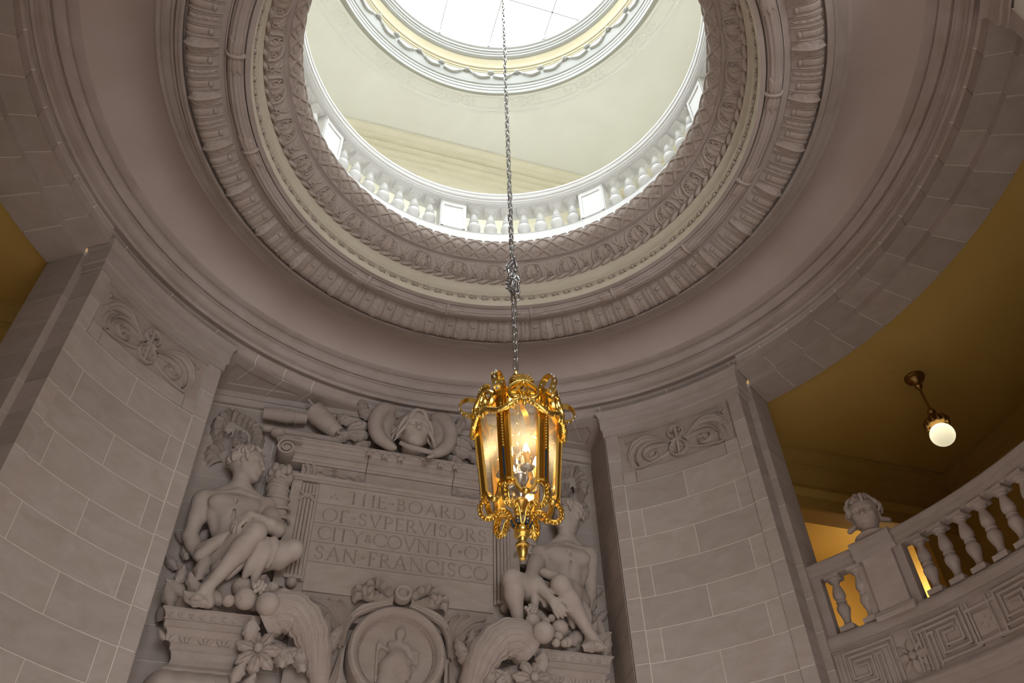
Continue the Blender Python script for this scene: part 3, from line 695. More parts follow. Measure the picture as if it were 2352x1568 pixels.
# relief rosettes on the frieze
fpts = [(3.165, 15.18), (2.87, 15.11)]
mp, Lt, rm = ring_map(fpts, 1)
per = 2 * pi * rm / 16
mb = MB()
mb.add(*stroke_geo([(per * .12 * cos(t), Lt * .5 + Lt * .36 * sin(t)) for t in np.linspace(0, 2 * pi, 20)], 0.035, 0.018, mp, n=20, seg=5))
for q in range(8):
    a = q * pi / 4
    mb.add(*leaf_geo((0.01 * cos(a), Lt * .5 + .01 * sin(a)), a, 0.085, 0.05, 0.022, mp, lobes=1, n=7, seg=5))
for s in (-1, 1):
    mb.add(*stroke_geo([(s * per * .11, Lt * .62), (s * per * .17, Lt * .82), (s * per * .33, Lt * .86)], 0.02, 0.014, mp, n=12, seg=5))
    mb.add(*stroke_geo([(s * per * .11, Lt * .38), (s * per * .17, Lt * .15), (s * per * .33, Lt * .14)], 0.02, 0.014, mp, n=12, seg=5))
    for q, (du, dv, an) in enumerate([(.17, .5, 0), (.20, .62, .9), (.20, .38, -.9), (.26, .5, 0), (.27, .6, .8), (.27, .4, -.8)]):
        an2 = an if s > 0 else pi - an
        mb.add(*leaf_geo((s * per * du, Lt * dv), an2, 0.09, 0.05, 0.02, mp, lobes=2, n=8, seg=5))
ring_copies('relief_rosette', mb.mesh('relief_rosette', 'cream', 50), 16, 0.6, fr)
mb = MB()
for v_ in (.12, .88):
    mb.add(*stroke_geo([(-per * .17, Lt * v_), (0, Lt * v_), (per * .17, Lt * v_)], 0.014, 0.012, mp, n=10, seg=5))
ring_copies('frieze_fillet', mb.mesh('frieze_fillet', 'cream', 50), 16, 0.6 + 11.25, fr)
lip = bpy.data.objects['trim_skylight_lip']
lpts = [(2.61, 15.07), (2.585, 15.12), (2.555, 15.22), (2.535, 15.315)]
mp, Lt, rm = ring_map(lpts, 1)
mb = MB()
for s in (-1, 1):
    for q in range(3):
        mb.add(*leaf_geo((s * (.03 + .05 * q), Lt * (.95 - .15 * q)), (-.5 if s > 0 else pi + .5), 0.11, 0.07, 0.045, mp, lobes=2, n=8, seg=5, bend=-s * .4))
    mb.add(*stroke_geo([(s * .12, Lt * .7), (s * .25, Lt * .45), (s * .42, Lt * .55)], [0.05, .06, .03], 0.04, mp, n=10))
mb.add(*[(lambda g: ([mp(x, y, z) for x, y, z in g[0]], g[1]))(ell_geo((0, Lt * .9, .03), (.04, .05, .05), 8, 6))][0])
mb.add(*[(lambda g: ([mp(x, y, z) for x, y, z in g[0]], g[1]))(ell_geo((.43, Lt * .92, .02), (.06, .035, .04), 8, 6))][0])
ring_copies('festoon', mb.mesh('festoon', 'creamdim', 60), 18, 3, lip)
# skylight
sk = MB()
sk.add(*lathe_geo([(2.30, 15.83), (2.27, 15.83), (2.27, 15.87), (2.30, 15.87)], n=96, closed_prof=True))
sky = struct(sk.build('window_1', 'mullion', None, 40), 'round bright skylight with thin square glazing bars', 'skylight')
LN = [-2.28, -1.35, -0.45, 0.45, 1.35, 2.28]
for i in range(5):
    for j in range(5):
        # pane clipped to the circle
        pts = []
        bm_ = [(LN[i], LN[j]), (LN[i + 1], LN[j]), (LN[i + 1], LN[j + 1]), (LN[i], LN[j + 1])]
        poly = bm_
        for k in range(48):
            a = 2 * pi * k / 48; nx, ny = cos(a), sin(a); out = []
            for q in range(len(poly)):
                p, r_ = poly[q], poly[(q + 1) % len(poly)]
                dp_, dr = p[0] * nx + p[1] * ny - 2.28, r_[0] * nx + r_[1] * ny - 2.28
                if dp_ <= 0: out.append(p)
                if dp_ * dr < 0:
                    t = dp_ / (dp_ - dr); out.append((p[0] + (r_[0] - p[0]) * t, p[1] + (r_[1] - p[1]) * t))
            poly = out
            if len(poly) < 3: break
        if len(poly) < 3: continue
        n_ = len(poly)
        V = [(x, y, 15.845) for x, y in poly] + [(x, y, 15.855) for x, y in poly]
        obj('pane', make_mesh('pane', V, [tuple(range(n_))[::-1], tuple(range(n_, 2 * n_))] + [(q, (q + 1) % n_, (q + 1) % n_ + n_, q + n_) for q in range(n_)], 'skyglass', None), sky)
for v in (-1.35, -0.45, 0.45, 1.35):
    l = math.sqrt(2.28 ** 2 - v * v)
    obj('glazing_bar', MB().add(*box_geo(v - .009, v + .009, -l, l, 15.825, 15.85)).mesh('glazing_bar', 'mullion', None), sky)
    obj('glazing_bar', MB().add(*box_geo(-l, l, v - .009, v + .009, 15.825, 15.85)).mesh('glazing_bar', 'mullion', None), sky)
    for e in (-1, 1):
        obj('bar_shoe', MB().add(*tube_geo([(v, e * (l + .0), 15.80), (v, e * (l - .05), 15.83)], [.03, .008], 6)).mesh('bar_shoe', 'mullion', 40), sky)
# roof outside the skylight keeps daylight out of the rest
V = []
for i in range(n):
    a = 360 * i / n; s_, c_ = sin(rad(a)), cos(rad(a)); t = 4.6 / max(abs(s_), abs(c_))
    V += [(2.29 * s_, 2.29 * c_, 15.88), (t * s_, t * c_, 15.88)]
nV_ = len(V); pv = box_geo(-4.6, 4.6, -4.75, -4.5, 15.8, 18.6)  # unseen wall added south of the skylight to block the sun
V += pv[0]
struct(obj('roof', make_mesh('roof', V, grid_faces(n, 2, True) + [tuple(i + nV_ for i in q) for q in pv[1]], 'mullion', None)), 'roof slab around the skylight with an added sun-blocking wall', 'roof')

# ================================================================ SDF sculpting
class Vol:
    def __init__(s, lo, hi, h):
        s.lo = np.array(lo, float); s.h = h
        s.n = np.maximum(2, np.ceil((np.array(hi) - s.lo) / h).astype(int) + 1)
        s.F = np.full(s.n, 1.0, np.float32)
        s.ax = [(s.lo[i] + h * np.arange(s.n[i])).astype(np.float32) for i in range(3)]
    def _sub(s, lo, hi):
        i0 = np.clip(np.floor((np.array(lo) - s.lo) / s.h).astype(int), 0, s.n - 1); i1 = np.clip(np.ceil((np.array(hi) - s.lo) / s.h).astype(int) + 1, 1, s.n)
        sl = tuple(slice(a, b_) for a, b_ in zip(i0, i1))
        X = s.ax[0][sl[0]][:, None, None]; Y = s.ax[1][sl[1]][None, :, None]; Z = s.ax[2][sl[2]][None, None, :]
        return sl, X, Y, Z
    def _mix(s, sl, d, k, cut):
        f = s.F[sl]
        if cut:
            h = np.clip(.5 - .5 * (f + d) / k, 0, 1); s.F[sl] = f * (1 - h) - d * h + k * h * (1 - h)
        else:
            h = np.clip(.5 + .5 * (f - d) / k, 0, 1); s.F[sl] = f + (d - f) * h - k * h * (1 - h)
    def cone(s, a, ra, b, rb, k=0.03, cut=False):
        a, b = np.array(a, float), np.array(b, float); pad = max(ra, rb) + 2 * k + 2 * s.h
        sl, X, Y, Z = s._sub(np.minimum(a, b) - pad, np.maximum(a, b) + pad)
        if min(s.F[sl].shape) == 0: return s
        d = b - a; L2 = d @ d + 1e-12
        t = np.clip(((X - a[0]) * d[0] + (Y - a[1]) * d[1] + (Z - a[2]) * d[2]) / L2, 0, 1)
        q = np.sqrt((X - a[0] - t * d[0]) ** 2 + (Y - a[1] - t * d[1]) ** 2 + (Z - a[2] - t * d[2]) ** 2) - (ra + (rb - ra) * t)
        s._mix(sl, q, k, cut); return s
    def ell(s, c, r, k=0.03, rot=None, cut=False):
        c, r = np.array(c, float), np.array(r, float); pad = (r.max() if rot is not None else r) + 2 * k + 2 * s.h
        sl, X, Y, Z = s._sub(c - pad, c + pad)
        if min(s.F[sl].shape) == 0: return s
        x, y, z = X - c[0], Y - c[1], Z - c[2]
        if rot is not None:
            R = np.array(rot); x, y, z = R[0, 0] * x + R[1, 0] * y + R[2, 0] * z, R[0, 1] * x + R[1, 1] * y + R[2, 1] * z, R[0, 2] * x + R[1, 2] * y + R[2, 2] * z
        k0 = np.sqrt((x / r[0]) ** 2 + (y / r[1]) ** 2 + (z / r[2]) ** 2); k1 = np.sqrt((x / r[0] ** 2) ** 2 + (y / r[1] ** 2) ** 2 + (z / r[2] ** 2) ** 2)
        s._mix(sl, k0 * (k0 - 1) / (k1 + 1e-6), k, cut); return s
    def chain(s, P, R, k=0.02, n=None, cut=False):
        P = bez(P, n or 3 * len(P)); R = np.interp(np.linspace(0, 1, len(P)), np.linspace(0, 1, len(R)), R)
        for i in range(len(P) - 1): s.cone(P[i], R[i], P[i + 1], R[i + 1], k, cut)
        return s
    def mesh(s, name, mat):
        F = s.F; n = np.array(F.shape)
        S_ = F < 0
        c = np.zeros(n - 1, np.int8)
        for dx in (0, 1):
            for dy in (0, 1):
                for dz in (0, 1): c += S_[dx:n[0] - 1 + dx, dy:n[1] - 1 + dy, dz:n[2] - 1 + dz]
        act = np.argwhere((c > 0) & (c < 8))
        idx = np.full(n - 1, -1, np.int64); idx[tuple(act.T)] = np.arange(len(act))
        acc = np.zeros((len(act), 3)); cnt = np.zeros(len(act))
        cor = [(0, 0, 0), (1, 0, 0), (0, 1, 0), (1, 1, 0), (0, 0, 1), (1, 0, 1), (0, 1, 1), (1, 1, 1)]
        for a, b_ in [(0, 1), (2, 3), (4, 5), (6, 7), (0, 2), (1, 3), (4, 6), (5, 7), (0, 4), (1, 5), (2, 6), (3, 7)]:
            A, B = np.array(cor[a]), np.array(cor[b_])
            fa = F[tuple((act + A).T)]; fb = F[tuple((act + B).T)]
            m_ = (fa < 0) != (fb < 0); t = np.where(m_, fa / np.where(m_, fa - fb, 1), 0)
            acc += np.where(m_[:, None], A + (B - A) * t[:, None], 0); cnt += m_
        V = s.lo + s.h * (act + acc / np.maximum(cnt, 1)[:, None])
        Q = []
        for ax in range(3):
            o1, o2 = [(1, 2), (2, 0), (0, 1)][ax]
            a = [slice(None)] * 3; b_ = [slice(None)] * 3; a[ax] = slice(0, -1); b_[ax] = slice(1, None)
            e = np.argwhere(S_[tuple(a)] != S_[tuple(b_)])
            e = e[(e[:, o1] > 0) & (e[:, o2] > 0) & (e[:, o1] < n[o1] - 1) & (e[:, o2] < n[o2] - 1)]
            if len(e) == 0: continue
            u = np.zeros(3, int); u[o1] = 1; w = np.zeros(3, int); w[o2] = 1
            q = np.stack([idx[tuple((e - u - w).T)], idx[tuple((e - w).T)], idx[tuple(e.T)], idx[tuple((e - u).T)]], 1)
            fl = S_[tuple(e.T)]
            q[~fl] = q[~fl][:, ::-1]
            Q.append(q)
        Q = np.concatenate(Q); Q = Q[(Q >= 0).all(1)]
        me = bpy.data.meshes.new(name)
        me.vertices.add(len(V)); me.vertices.foreach_set('co', V.astype(np.float32).ravel())
        me.loops.add(Q.size); me.loops.foreach_set('vertex_index', Q.ravel().astype(np.int32))
        me.polygons.add(len(Q)); me.polygons.foreach_set('loop_start', np.arange(0, Q.size, 4, dtype=np.int32)); me.polygons.foreach_set('loop_total', np.full(len(Q), 4, np.int32))
        me.update(calc_edges=True); me.validate()
        me.polygons.foreach_set('use_smooth', [True] * len(me.polygons))
        me.materials.append(M[mat]); return me
def basis(f, up=(0, 0, 1)):
    """columns: right, forward, up"""
    f = np.array(f, float); f /= np.linalg.norm(f); u = np.array(up, float); r = np.cross(f, u); r /= np.linalg.norm(r); u = np.cross(r, f)
    return np.stack([r, f, u], 1)
def head_sdf(v, c, B, s, hair=True, k=1.0):
    """head about 1 unit tall * s; c = centre of the skull ball, B columns right/forward/up"""
    c = np.array(c, float)
    def p(x, y, z): return c + B @ np.array((x, y, z)) * s
    R = B
    v.ell(p(0, -0.03, 0.08), np.array((0.36, 0.45, 0.40)) * s, .05 * s, R)
    v.ell(p(0, 0.12, -0.14), np.array((0.29, 0.32, 0.36)) * s, .06 * s, R)
    v.cone(p(0, 0.30, -0.42), .10 * s, p(0, 0.26, -0.36), .15 * s, .08 * s)                     # chin
    for q in (-1, 1):
        v.cone(p(q * .24, 0.02, -0.22), .07 * s, p(q * .08, 0.27, -0.41), .08 * s, .08 * s)       # jaw
        v.ell(p(q * .17, 0.30, -0.10), np.array((.11, .09, .09)) * s, .06 * s, R)                 # cheek
        v.cone(p(q * .05, 0.385, 0.075), .035 * s, p(q * .23, 0.31, 0.07), .035 * s, .05 * s)     # brow
        v.ell(p(q * .135, 0.405, 0.0), np.array((.085, .05, .05)) * s, .02 * s, R, cut=True)      # socket
        v.ell(p(q * .135, 0.345, 0.0), np.array((.065, .05, .038)) * s, .012 * s, R)              # eyeball and lid
        v.ell(p(q * .345, -0.02, -0.04), np.array((.035, .075, .11)) * s, .02 * s, R)             # ear
    v.cone(p(0, 0.38, 0.05), .035 * s, p(0, 0.47, -0.13), .055 * s, .03 * s)                     # nose
    for q in (-1, 1): v.ell(p(q * .05, 0.42, -0.145), np.array((.038, .045, .032)) * s, .02 * s, R)
    v.ell(p(0, 0.40, -0.235), np.array((.10, .05, .030)) * s, .02 * s, R)
    v.ell(p(0, 0.395, -0.285), np.array((.085, .05, .032)) * s, .02 * s, R)
    v.cone(p(-.10, 0.455, -0.258), .010 * s, p(.10, 0.455, -0.258), .010 * s, .012 * s, cut=True)
def hair_locks(v, c, B, s, rows, seed=1, wav=0.05, thick=0.055):
    rnd = random.Random(seed); c = np.array(c, float)
    for (lat0, lat1, az0, az1, n, off) in rows:
        for i in range(n):
            az = rad(az0 + (az1 - az0) * (i + rnd.random() * .5) / n); P = []
            sw = rnd.uniform(-.35, .35)
            for t in np.linspace(0, 1, 5):
                la = rad(lat0 + (lat1 - lat0) * t); a = az + sw * t + wav * math.sin(t * 9 + i)
                rr = off + .03 * math.sin(t * 7 + i * 1.7)
                P.append(c + B @ np.array((rr * cos(la) * sin(a) * .98, rr * cos(la) * cos(a) * 1.12 - .02, rr * sin(la) * 1.05 + .07)) * s)
            v.chain(P, [thick * s * .8, thick * s, thick * s, thick * s * .5], .015 * s, 7)

# ================================================================ THE MONUMENT
A3 = np.array
def lerp(a, b, t): return A3(a) + (A3(b) - A3(a)) * t
def hand_sdf(v, w, d, nrm, size, curl=0.6, thumb=1):
    """open relaxed hand: palm and five separate bent fingers; d along the hand, nrm out of the back of the hand"""
    w, d, nrm = A3(w, ), A3(d), A3(nrm); d = d / np.linalg.norm(d); nrm = nrm - (nrm @ d) * d; nrm /= np.linalg.norm(nrm); sd = np.cross(d, nrm)
    L = size
    for q in (-.5, -.17, .17, .5):
        v.cone(w + sd * q * .2 * L, .085 * L, w + d * .48 * L + sd * q * .40 * L, .095 * L, .03)
    for q, ln in ((-.5, .40), (-.17, .50), (.17, .47), (.5, .36)):
        p = w + d * .50 * L + sd * q * .44 * L; a = .15
        for seg, r0 in ((.42, .085), (.33, .078), (.25, .07)):
            a += curl * .6; dr = d * cos(a) - nrm * sin(a); p2 = p + dr * ln * seg * L * 1.05 + sd * q * .03 * L
            v.cone(p, r0 * L, p2, (r0 - .008) * L, .006); p = p2
    p = w + d * .12 * L + sd * thumb * .20 * L
    p2 = p + (d * .6 + sd * thumb * .6 - nrm * .3) * .30 * L; v.cone(p, .10 * L, p2, .085 * L, .015)
    p3 = p2 + (d * .9 + sd * thumb * .1 - nrm * .4) * .24 * L; v.cone(p2, .085 * L, p3, .065 * L, .008)
def foot_sdf(v, ank, heel, toe, s=1.0):
    ank, heel, toe = map(A3, (ank, heel, toe)); d = toe - heel; d /= np.linalg.norm(d); sd = np.cross(d, (0, 0, 1.0)); sd /= np.linalg.norm(sd); up = np.cross(sd, d)
    v.cone(ank, .062 * s, heel, .068 * s, .03); v.cone(ank, .06 * s, lerp(heel, toe, .55) + up * .03, .062 * s, .04); v.cone(heel, .06 * s, lerp(heel, toe, .7), .055 * s, .03)
    b = lerp(heel, toe, .7)
    for q in range(5):
        o = sd * (q - 2) * .034 * s; r = (.03 if q in (0,) else .023) * s if True else 0
        v.cone(b + o, .036 * s, toe + o * 1.05 - d * .035 * abs(q - 1.2) * .5, r, .008)
def statue(name, J, fwd, up, label, seed, lo, hi):
    st = thing(name, label, 'statue', (J['pel'][0], J['pel'][1], 5.70), 'seated nude stone figures')
    off = -A3((J['pel'][0], J['pel'][1], 5.70))
    v = Vol(lo, hi, 0.0125)
    g = {k: A3(p) for k, p in J.items() if k not in ('drape', 'drbox') and isinstance(p, tuple)}
    sx = 1 if g['shR'][0] > g['shL'][0] else -1
    ch = (g['shL'] + g['shR']) / 2
    # trunk
    v.ell(lerp(ch, g['pel'], .16) + A3((0, .02, 0)), (.315, .185, .25), .05)
    v.cone(lerp(ch, g['pel'], .25), .235, lerp(ch, g['pel'], .72), .19, .08)
    v.ell(g['belly'] + A3((0, .03, -.02)), (.17, .12, .19), .06)
    v.ell(g['pel'] + A3((0, 0, -.03)), (.27, .20, .19), .07)
    for q in (-1, 1):
        v.ell(lerp(ch, g['pel'], .12) + A3((q * .145, -.135, 0)), (.15, .075, .115), .045)      # pectorals
        v.ell(lerp(ch, g['pel'], .38) + A3((q * .06, -.15, 0)), (.07, .05, .07), .04)             # abdominals
        v.ell(lerp(ch, g['pel'], .55) + A3((q * .06, -.14, 0)), (.07, .05, .07), .04)
        v.cone(lerp(ch, g['pel'], .28) + A3((q * .23, -.04, 0)), .075, lerp(ch, g['pel'], .6) + A3((q * .17, -.05, 0)), .06, .05)
    v.cone(lerp(ch, g['pel'], .05) + A3((0, -.20, 0)), .012, lerp(ch, g['pel'], .62) + A3((0, -.215, 0)), .014, .03, cut=True)
    v.ell(lerp(ch, g['pel'], .74) + A3((0, -.20, 0)), (.014, .03, .016), .012, cut=True)
    # neck and shoulders
    v.cone(g['neckb'] + A3((0, .0, -.06)), .125, g['neckt'], .105, .05)
    for s_ in ('shL', 'shR'):
        v.cone(g['neckt'] + A3((0, .03, -.09)), .075, g[s_] + A3((0, .03, .03)), .085, .07)
        v.cone(g['neckb'] + A3((0, -.11, -.05)), .026, g[s_] + A3((0, -.06, .06)), .03, .04)
        v.ell(g[s_] + A3((0, 0, -.02)), (.125, .12, .145), .05)
        v.cone(g[s_], .10, lerp(g[s_], ch, .5) + A3((0, .02, -.08)), .13, .06)
    # arms
    for a in 'LR':
        sh, el, wr, hd = g['sh' + a], g['el' + a], g['wr' + a], g['hd' + a]
        v.cone(sh, .108, lerp(sh, el, .45), .098, .04); v.cone(lerp(sh, el, .4), .098, el, .078, .04)
        v.cone(el, .080, lerp(el, wr, .3), .084, .03); v.cone(lerp(el, wr, .3), .084, wr, .052, .03)
        hand_sdf(v, wr, hd - wr, J['hn' + a], .25, J.get('cu' + a, .6), J.get('tb' + a, 1))
    # legs
    for a in 'LR':
        hp, kn, an = g['hip' + a], g['kn' + a], g['an' + a]
        v.cone(hp, .175, lerp(hp, kn, .5), .150, .06); v.cone(lerp(hp, kn, .5), .150, kn, .108, .05)
        v.ell(kn, (.105, .105, .105), .04)
        cf = g['calf' + a] if 'calf' + a in g else lerp(kn, an, .35) + A3((0, .05, 0))
        v.cone(kn, .100, lerp(kn, an, .32), .108, .04); v.cone(lerp(kn, an, .3), .108, an, .058, .05)
        v.ell(lerp(kn, an, .30) + A3((0, .05, 0)), (.085, .085, .14), .05)
    foot_sdf(v, g['anR'], g['heelR'], g['toeR'])
    body = obj('body', v.mesh('body', 'statue'), st, tuple(off))
    # head
    c = g['skull']; B = basis(fwd, up)
    v = Vol(c - .42, c + .42, 0.0095)
    head_sdf(v, c, B, .46)
    v.cone(c + B @ A3((0, -.03, -.12)), .10, g['neckt'] * .5 + g['neckb'] * .5, .105, .05)
    obj('head', v.mesh('head', 'statue'), st, tuple(off))
    v = Vol(c - .40, c + .40, 0.0095)
    v.ell(c + B @ A3((0, -.05, .06)) , A3((.385, .44, .37)) * .46, .02, B)
    v.ell(c + B @ A3((0, .34, -.16)), A3((.34, .40, .42)) * .46, .03, B, cut=True)
    hair_locks(v, c, B, .46, [(82, 30, 0, 360, 16, .42), (48, 5, 60, 300, 16, .43), (20, -22, 85, 275, 14, .42)], seed)
    obj('hair', v.mesh('hair', 'statue'), st, tuple(off))
    # drapery over the lap
    v = Vol(*J['drbox'], 0.0125)
    for P, R in J['drape']: v.chain(P, R, .03)
    obj('drapery', v.mesh('drapery', 'statue'), st, tuple(off))
    return st
JL = {'skull': (-1.99, 4.36, 7.665), 'neckt': (-2.009, 4.40, 7.48), 'neckb': (-2.0, 4.42, 7.30),
      'shL': (-2.36, 4.38, 7.10), 'elL': (-2.40, 4.42, 6.66), 'wrL': (-2.23, 4.46, 6.40), 'hdL': (-2.17, 4.42, 6.22), 'hnL': (-1, -.3, 0), 'cuL': .3,
      'shR': (-1.655, 4.36, 7.10), 'elR': (-1.48, 4.12, 6.70), 'wrR': (-1.80, 3.93, 6.72), 'hdR': (-1.93, 3.92, 6.60), 'hnR': (.3, -.7, .8), 'cuR': .45, 'tbR': -1,
      'pel': (-1.95, 4.42, 6.48), 'belly': (-1.97, 4.34, 6.66), 'hipR': (-2.02, 4.36, 6.44), 'hipL': (-1.80, 4.38, 6.46),
      'knR': (-1.70, 3.94, 6.53), 'anR': (-2.06, 4.10, 5.90), 'heelR': (-2.02, 4.16, 5.79), 'toeR': (-2.19, 4.03, 5.735),
      'knL': (-1.28, 4.05, 6.44), 'anL': (-1.66, 4.22, 6.22),
      'drbox': ((-2.5, 3.8, 5.9), (-1.2, 4.7, 6.75)),
      'drape': [([(-2.25, 4.25, 6.42), (-2.05, 4.14, 6.50), (-1.85, 4.06, 6.62)], [.05, .06, .04]), ([(-2.22, 4.22, 6.33), (-2.1, 4.16, 6.44), (-1.95, 4.12, 6.52)], [.07, .05, .04]),
                ([(-1.66, 4.02, 6.50), (-1.63, 3.99, 6.36), (-1.68, 4.03, 6.20), (-1.72, 4.1, 6.08)], [.05, .055, .05, .03]), ([(-1.58, 4.04, 6.50), (-1.55, 4.0, 6.34), (-1.60, 4.05, 6.16), (-1.62, 4.1, 6.02)], [.05, .05, .045, .025]),
                ([(-1.50, 4.04, 6.52), (-1.48, 4.02, 6.38), (-1.52, 4.08, 6.22)], [.045, .045, .03]), ([(-1.72, 4.05, 6.34), (-1.82, 4.12, 6.2), (-1.90, 4.16, 6.08)], [.05, .05, .03])]}
STAT = {}
STAT[-1] = statue('seated_statue', JL, (0.97, -0.25, -0.02), (-.05, 0, 1), 'nude seated stone figure in profile with forearm over raised knee, left of the tablet', 3, (-2.75, 3.72, 5.62), (-1.0, 4.72, 7.55))
JR = {'skull': (2.085, 4.36, 7.60), 'neckt': (2.075, 4.40, 7.42), 'neckb': (2.03, 4.42, 7.22),
      'shL': (1.66, 4.36, 6.98), 'elL': (1.47, 4.14, 6.54), 'wrL': (1.66, 3.98, 6.20), 'hdL': (1.74, 3.95, 6.06), 'hnL': (-.6, -.8, 0), 'cuL': .55, 'tbL': -1,
      'shR': (2.33, 4.38, 7.08), 'elR': (2.345, 4.44, 6.68), 'wrR': (2.28, 4.46, 6.36), 'hdR': (2.25, 4.42, 6.18), 'hnR': (1, -.3, 0), 'cuR': .3,
      'pel': (2.02, 4.42, 6.46), 'belly': (2.0, 4.34, 6.66), 'hipR': (2.10, 4.36, 6.44), 'hipL': (1.80, 4.38, 6.44),
      'knR': (1.76, 3.93, 6.38), 'anR': (2.16, 4.10, 5.87), 'heelR': (2.13, 4.17, 5.79), 'toeR': (2.27, 4.02, 5.735),
      'knL': (1.20, 4.02, 6.42), 'anL': (1.33, 4.22, 5.98),
      'drbox': ((1.1, 3.8, 5.9), (2.5, 4.7, 6.75)),
      'drape': [([(1.62, 4.12, 6.62), (1.75, 4.08, 6.56), (1.95, 4.12, 6.52)], [.05, .05, .04]), ([(1.55, 4.14, 6.50), (1.60, 4.10, 6.36), (1.62, 4.12, 6.2)], [.05, .055, .03]),
                ([(1.48, 4.16, 6.46), (1.50, 4.12, 6.30), (1.50, 4.15, 6.12)], [.05, .05, .03]), ([(1.88, 4.12, 6.40), (1.92, 4.14, 6.2), (1.98, 4.2, 6.02)], [.05, .05, .03])]}
STAT[1] = statue('seated_statue', JR, (-0.80, -0.45, -0.32), (.25, 0, 1), 'nude seated stone figure with lowered head behind the lantern, right of the tablet', 9, (0.95, 3.72, 5.62), (2.75, 4.72, 7.5))

# ---- inscription tablet
def glyph(ch):
    def arc(cx, cy, rx, ry, a0, a1, n=18): return [(cx + rx * cos(rad(a0 + (a1 - a0) * i / n)), cy + ry * sin(rad(a0 + (a1 - a0) * i / n))) for i in range(n + 1)]
    def ser(x, y, w=.09): return ([(x - w, y), (x + w, y)], 't')
    G = {'T': (.78, [([(.39, 0), (.39, 1)], 'T'), ([(.0, .985), (.78, .985)], 't'), ([(0, .99), (-.01, .90)], 't'), ([(.78, .99), (.79, .90)], 't'), ser(.39, 0)]),
         'H': (.86, [([(.10, 0), (.10, 1)], 'T'), ([(.76, 0), (.76, 1)], 'T'), ([(.10, .52), (.76, .52)], 't'), ser(.10, 0), ser(.10, 1), ser(.76, 0), ser(.76, 1)]),
         'E': (.56, [([(.10, 0), (.10, 1)], 'T'), ([(.0, .99), (.54, .99)], 't'), ([(.10, .53), (.45, .53)], 't'), ([(.0, .01), (.56, .01)], 't'), ([(.54, .99), (.54, .90)], 't'), ([(.56, .01), (.57, .11)], 't')]),
         'F': (.54, [([(.10, 0), (.10, 1)], 'T'), ([(.0, .99), (.54, .99)], 't'), ([(.10, .53), (.44, .53)], 't'), ([(.54, .99), (.54, .90)], 't'), ser(.10, 0)]),
         'B': (.62, [([(.10, 0), (.10, 1)], 'T'), ([(0, .99), (.28, .99)] + arc(.28, .765, .22, .225, 90, -90) + [(.10, .54)], 'm'), ([(.28, .54)] + arc(.30, .275, .29, .265, 90, -90) + [(0, .01)], 'm')]),
         'O': (1.0, [(arc(.5, .5, .48, .50, 0, 360, 32), 'm')]),
         'A': (.84, [([(.04, 0), (.42, 1)], 't'), ([(.42, 1), (.80, 0)], 'T'), ([(.17, .36), (.66, .36)], 't'), ser(.04, 0), ser(.80, 0)]),
         'R': (.74, [([(.10, 0), (.10, 1)], 'T'), ([(0, .99), (.28, .99)] + arc(.28, .745, .25, .245, 90, -90) + [(.10, .50)], 'm'), ([(.30, .50), (.72, .0)], 'T'), ser(.10, 0)]),
         'D': (.88, [([(.10, 0), (.10, 1)], 'T'), ([(0, .99), (.34, .99)] + arc(.34, .5, .50, .49, 90, -90) + [(0, .01)], 'm')]),
         'S': (.56, [(arc(.28, .745, .215, .235, 35, 265, 14) + arc(.28, .265, .235, .245, 85, -150, 14), 'm'), ([(.46, .88), (.48, .78)], 't'), ([(.06, .14), (.04, .24)], 't')]),
         'V': (.82, [([(.04, 1), (.41, 0)], 'T'), ([(.41, 0), (.78, 1)], 't'), ser(.04, 1), ser(.78, 1)]),
         'P': (.60, [([(.10, 0), (.10, 1)], 'T'), ([(0, .99), (.30, .99)] + arc(.30, .735, .26, .255, 90, -90) + [(.10, .48)], 'm'), ser(.10, 0)]),
         'I': (.20, [([(.10, 0), (.10, 1)], 'T'), ser(.10, 0), ser(.10, 1)]),
         'C': (.84, [(arc(.5, .5, .48, .50, 42, 318, 26), 'm'), ([(.86, .84), (.87, .74)], 't')]),
         'Y': (.80, [([(.03, 1), (.40, .48)], 'T'), ([(.40, .48), (.77, 1)], 't'), ([(.40, 0), (.40, .48)], 'T'), ser(.40, 0), ser(.03, 1), ser(.77, 1)]),
         'N': (.90, [([(.10, 0), (.10, 1)], 't'), ([(.08, 1), (.80, 0)], 'T'), ([(.80, 0), (.80, 1)], 't'), ser(.10, 0), ser(.80, 1), ser(.06, 1, .06)]),
         '&': (.44, [([(.42, .22), (.14, .62)] + arc(.22, .70, .10, .09, 200, -20, 8) + [(.30, .62), (.06, .40)] + arc(.17, .32, .12, .12, 150, 330, 8) + [(.40, .48)], 'm')]),
         '-': (.34, [([(.12, .46), (.22, .52)], 'D'), ([(.12, .50), (.22, .46)], 'D')]),
         ':': (.60, [([(.10, .30), (.14, .32)], 'D'), ([(.30, .56), (.34, .58)], 'D'), ([(.48, .26), (.54, .29)], 'D')]),
         ' ': (.22, [])}
    return G[ch]
tab = thing('inscription_tablet', 'large stone tablet incised THE BOARD OF SVPERVISORS CITY & COVNTY OF SAN FRANCISCO', 'tablet', (0, 4.45, 6.2))
H = 0.172
rows = [(7.62, 7.345, ': THE-BOARD :', 7.395, 1.92), (7.345, 7.075, 'OF-SVPERVISORS', 7.115, 2.02), (7.075, 6.82, 'CITY&COVNTY-OF', 6.865, 2.06), (6.82, 6.56, 'SAN-FRANCISCO', 6.605, 2.06)]
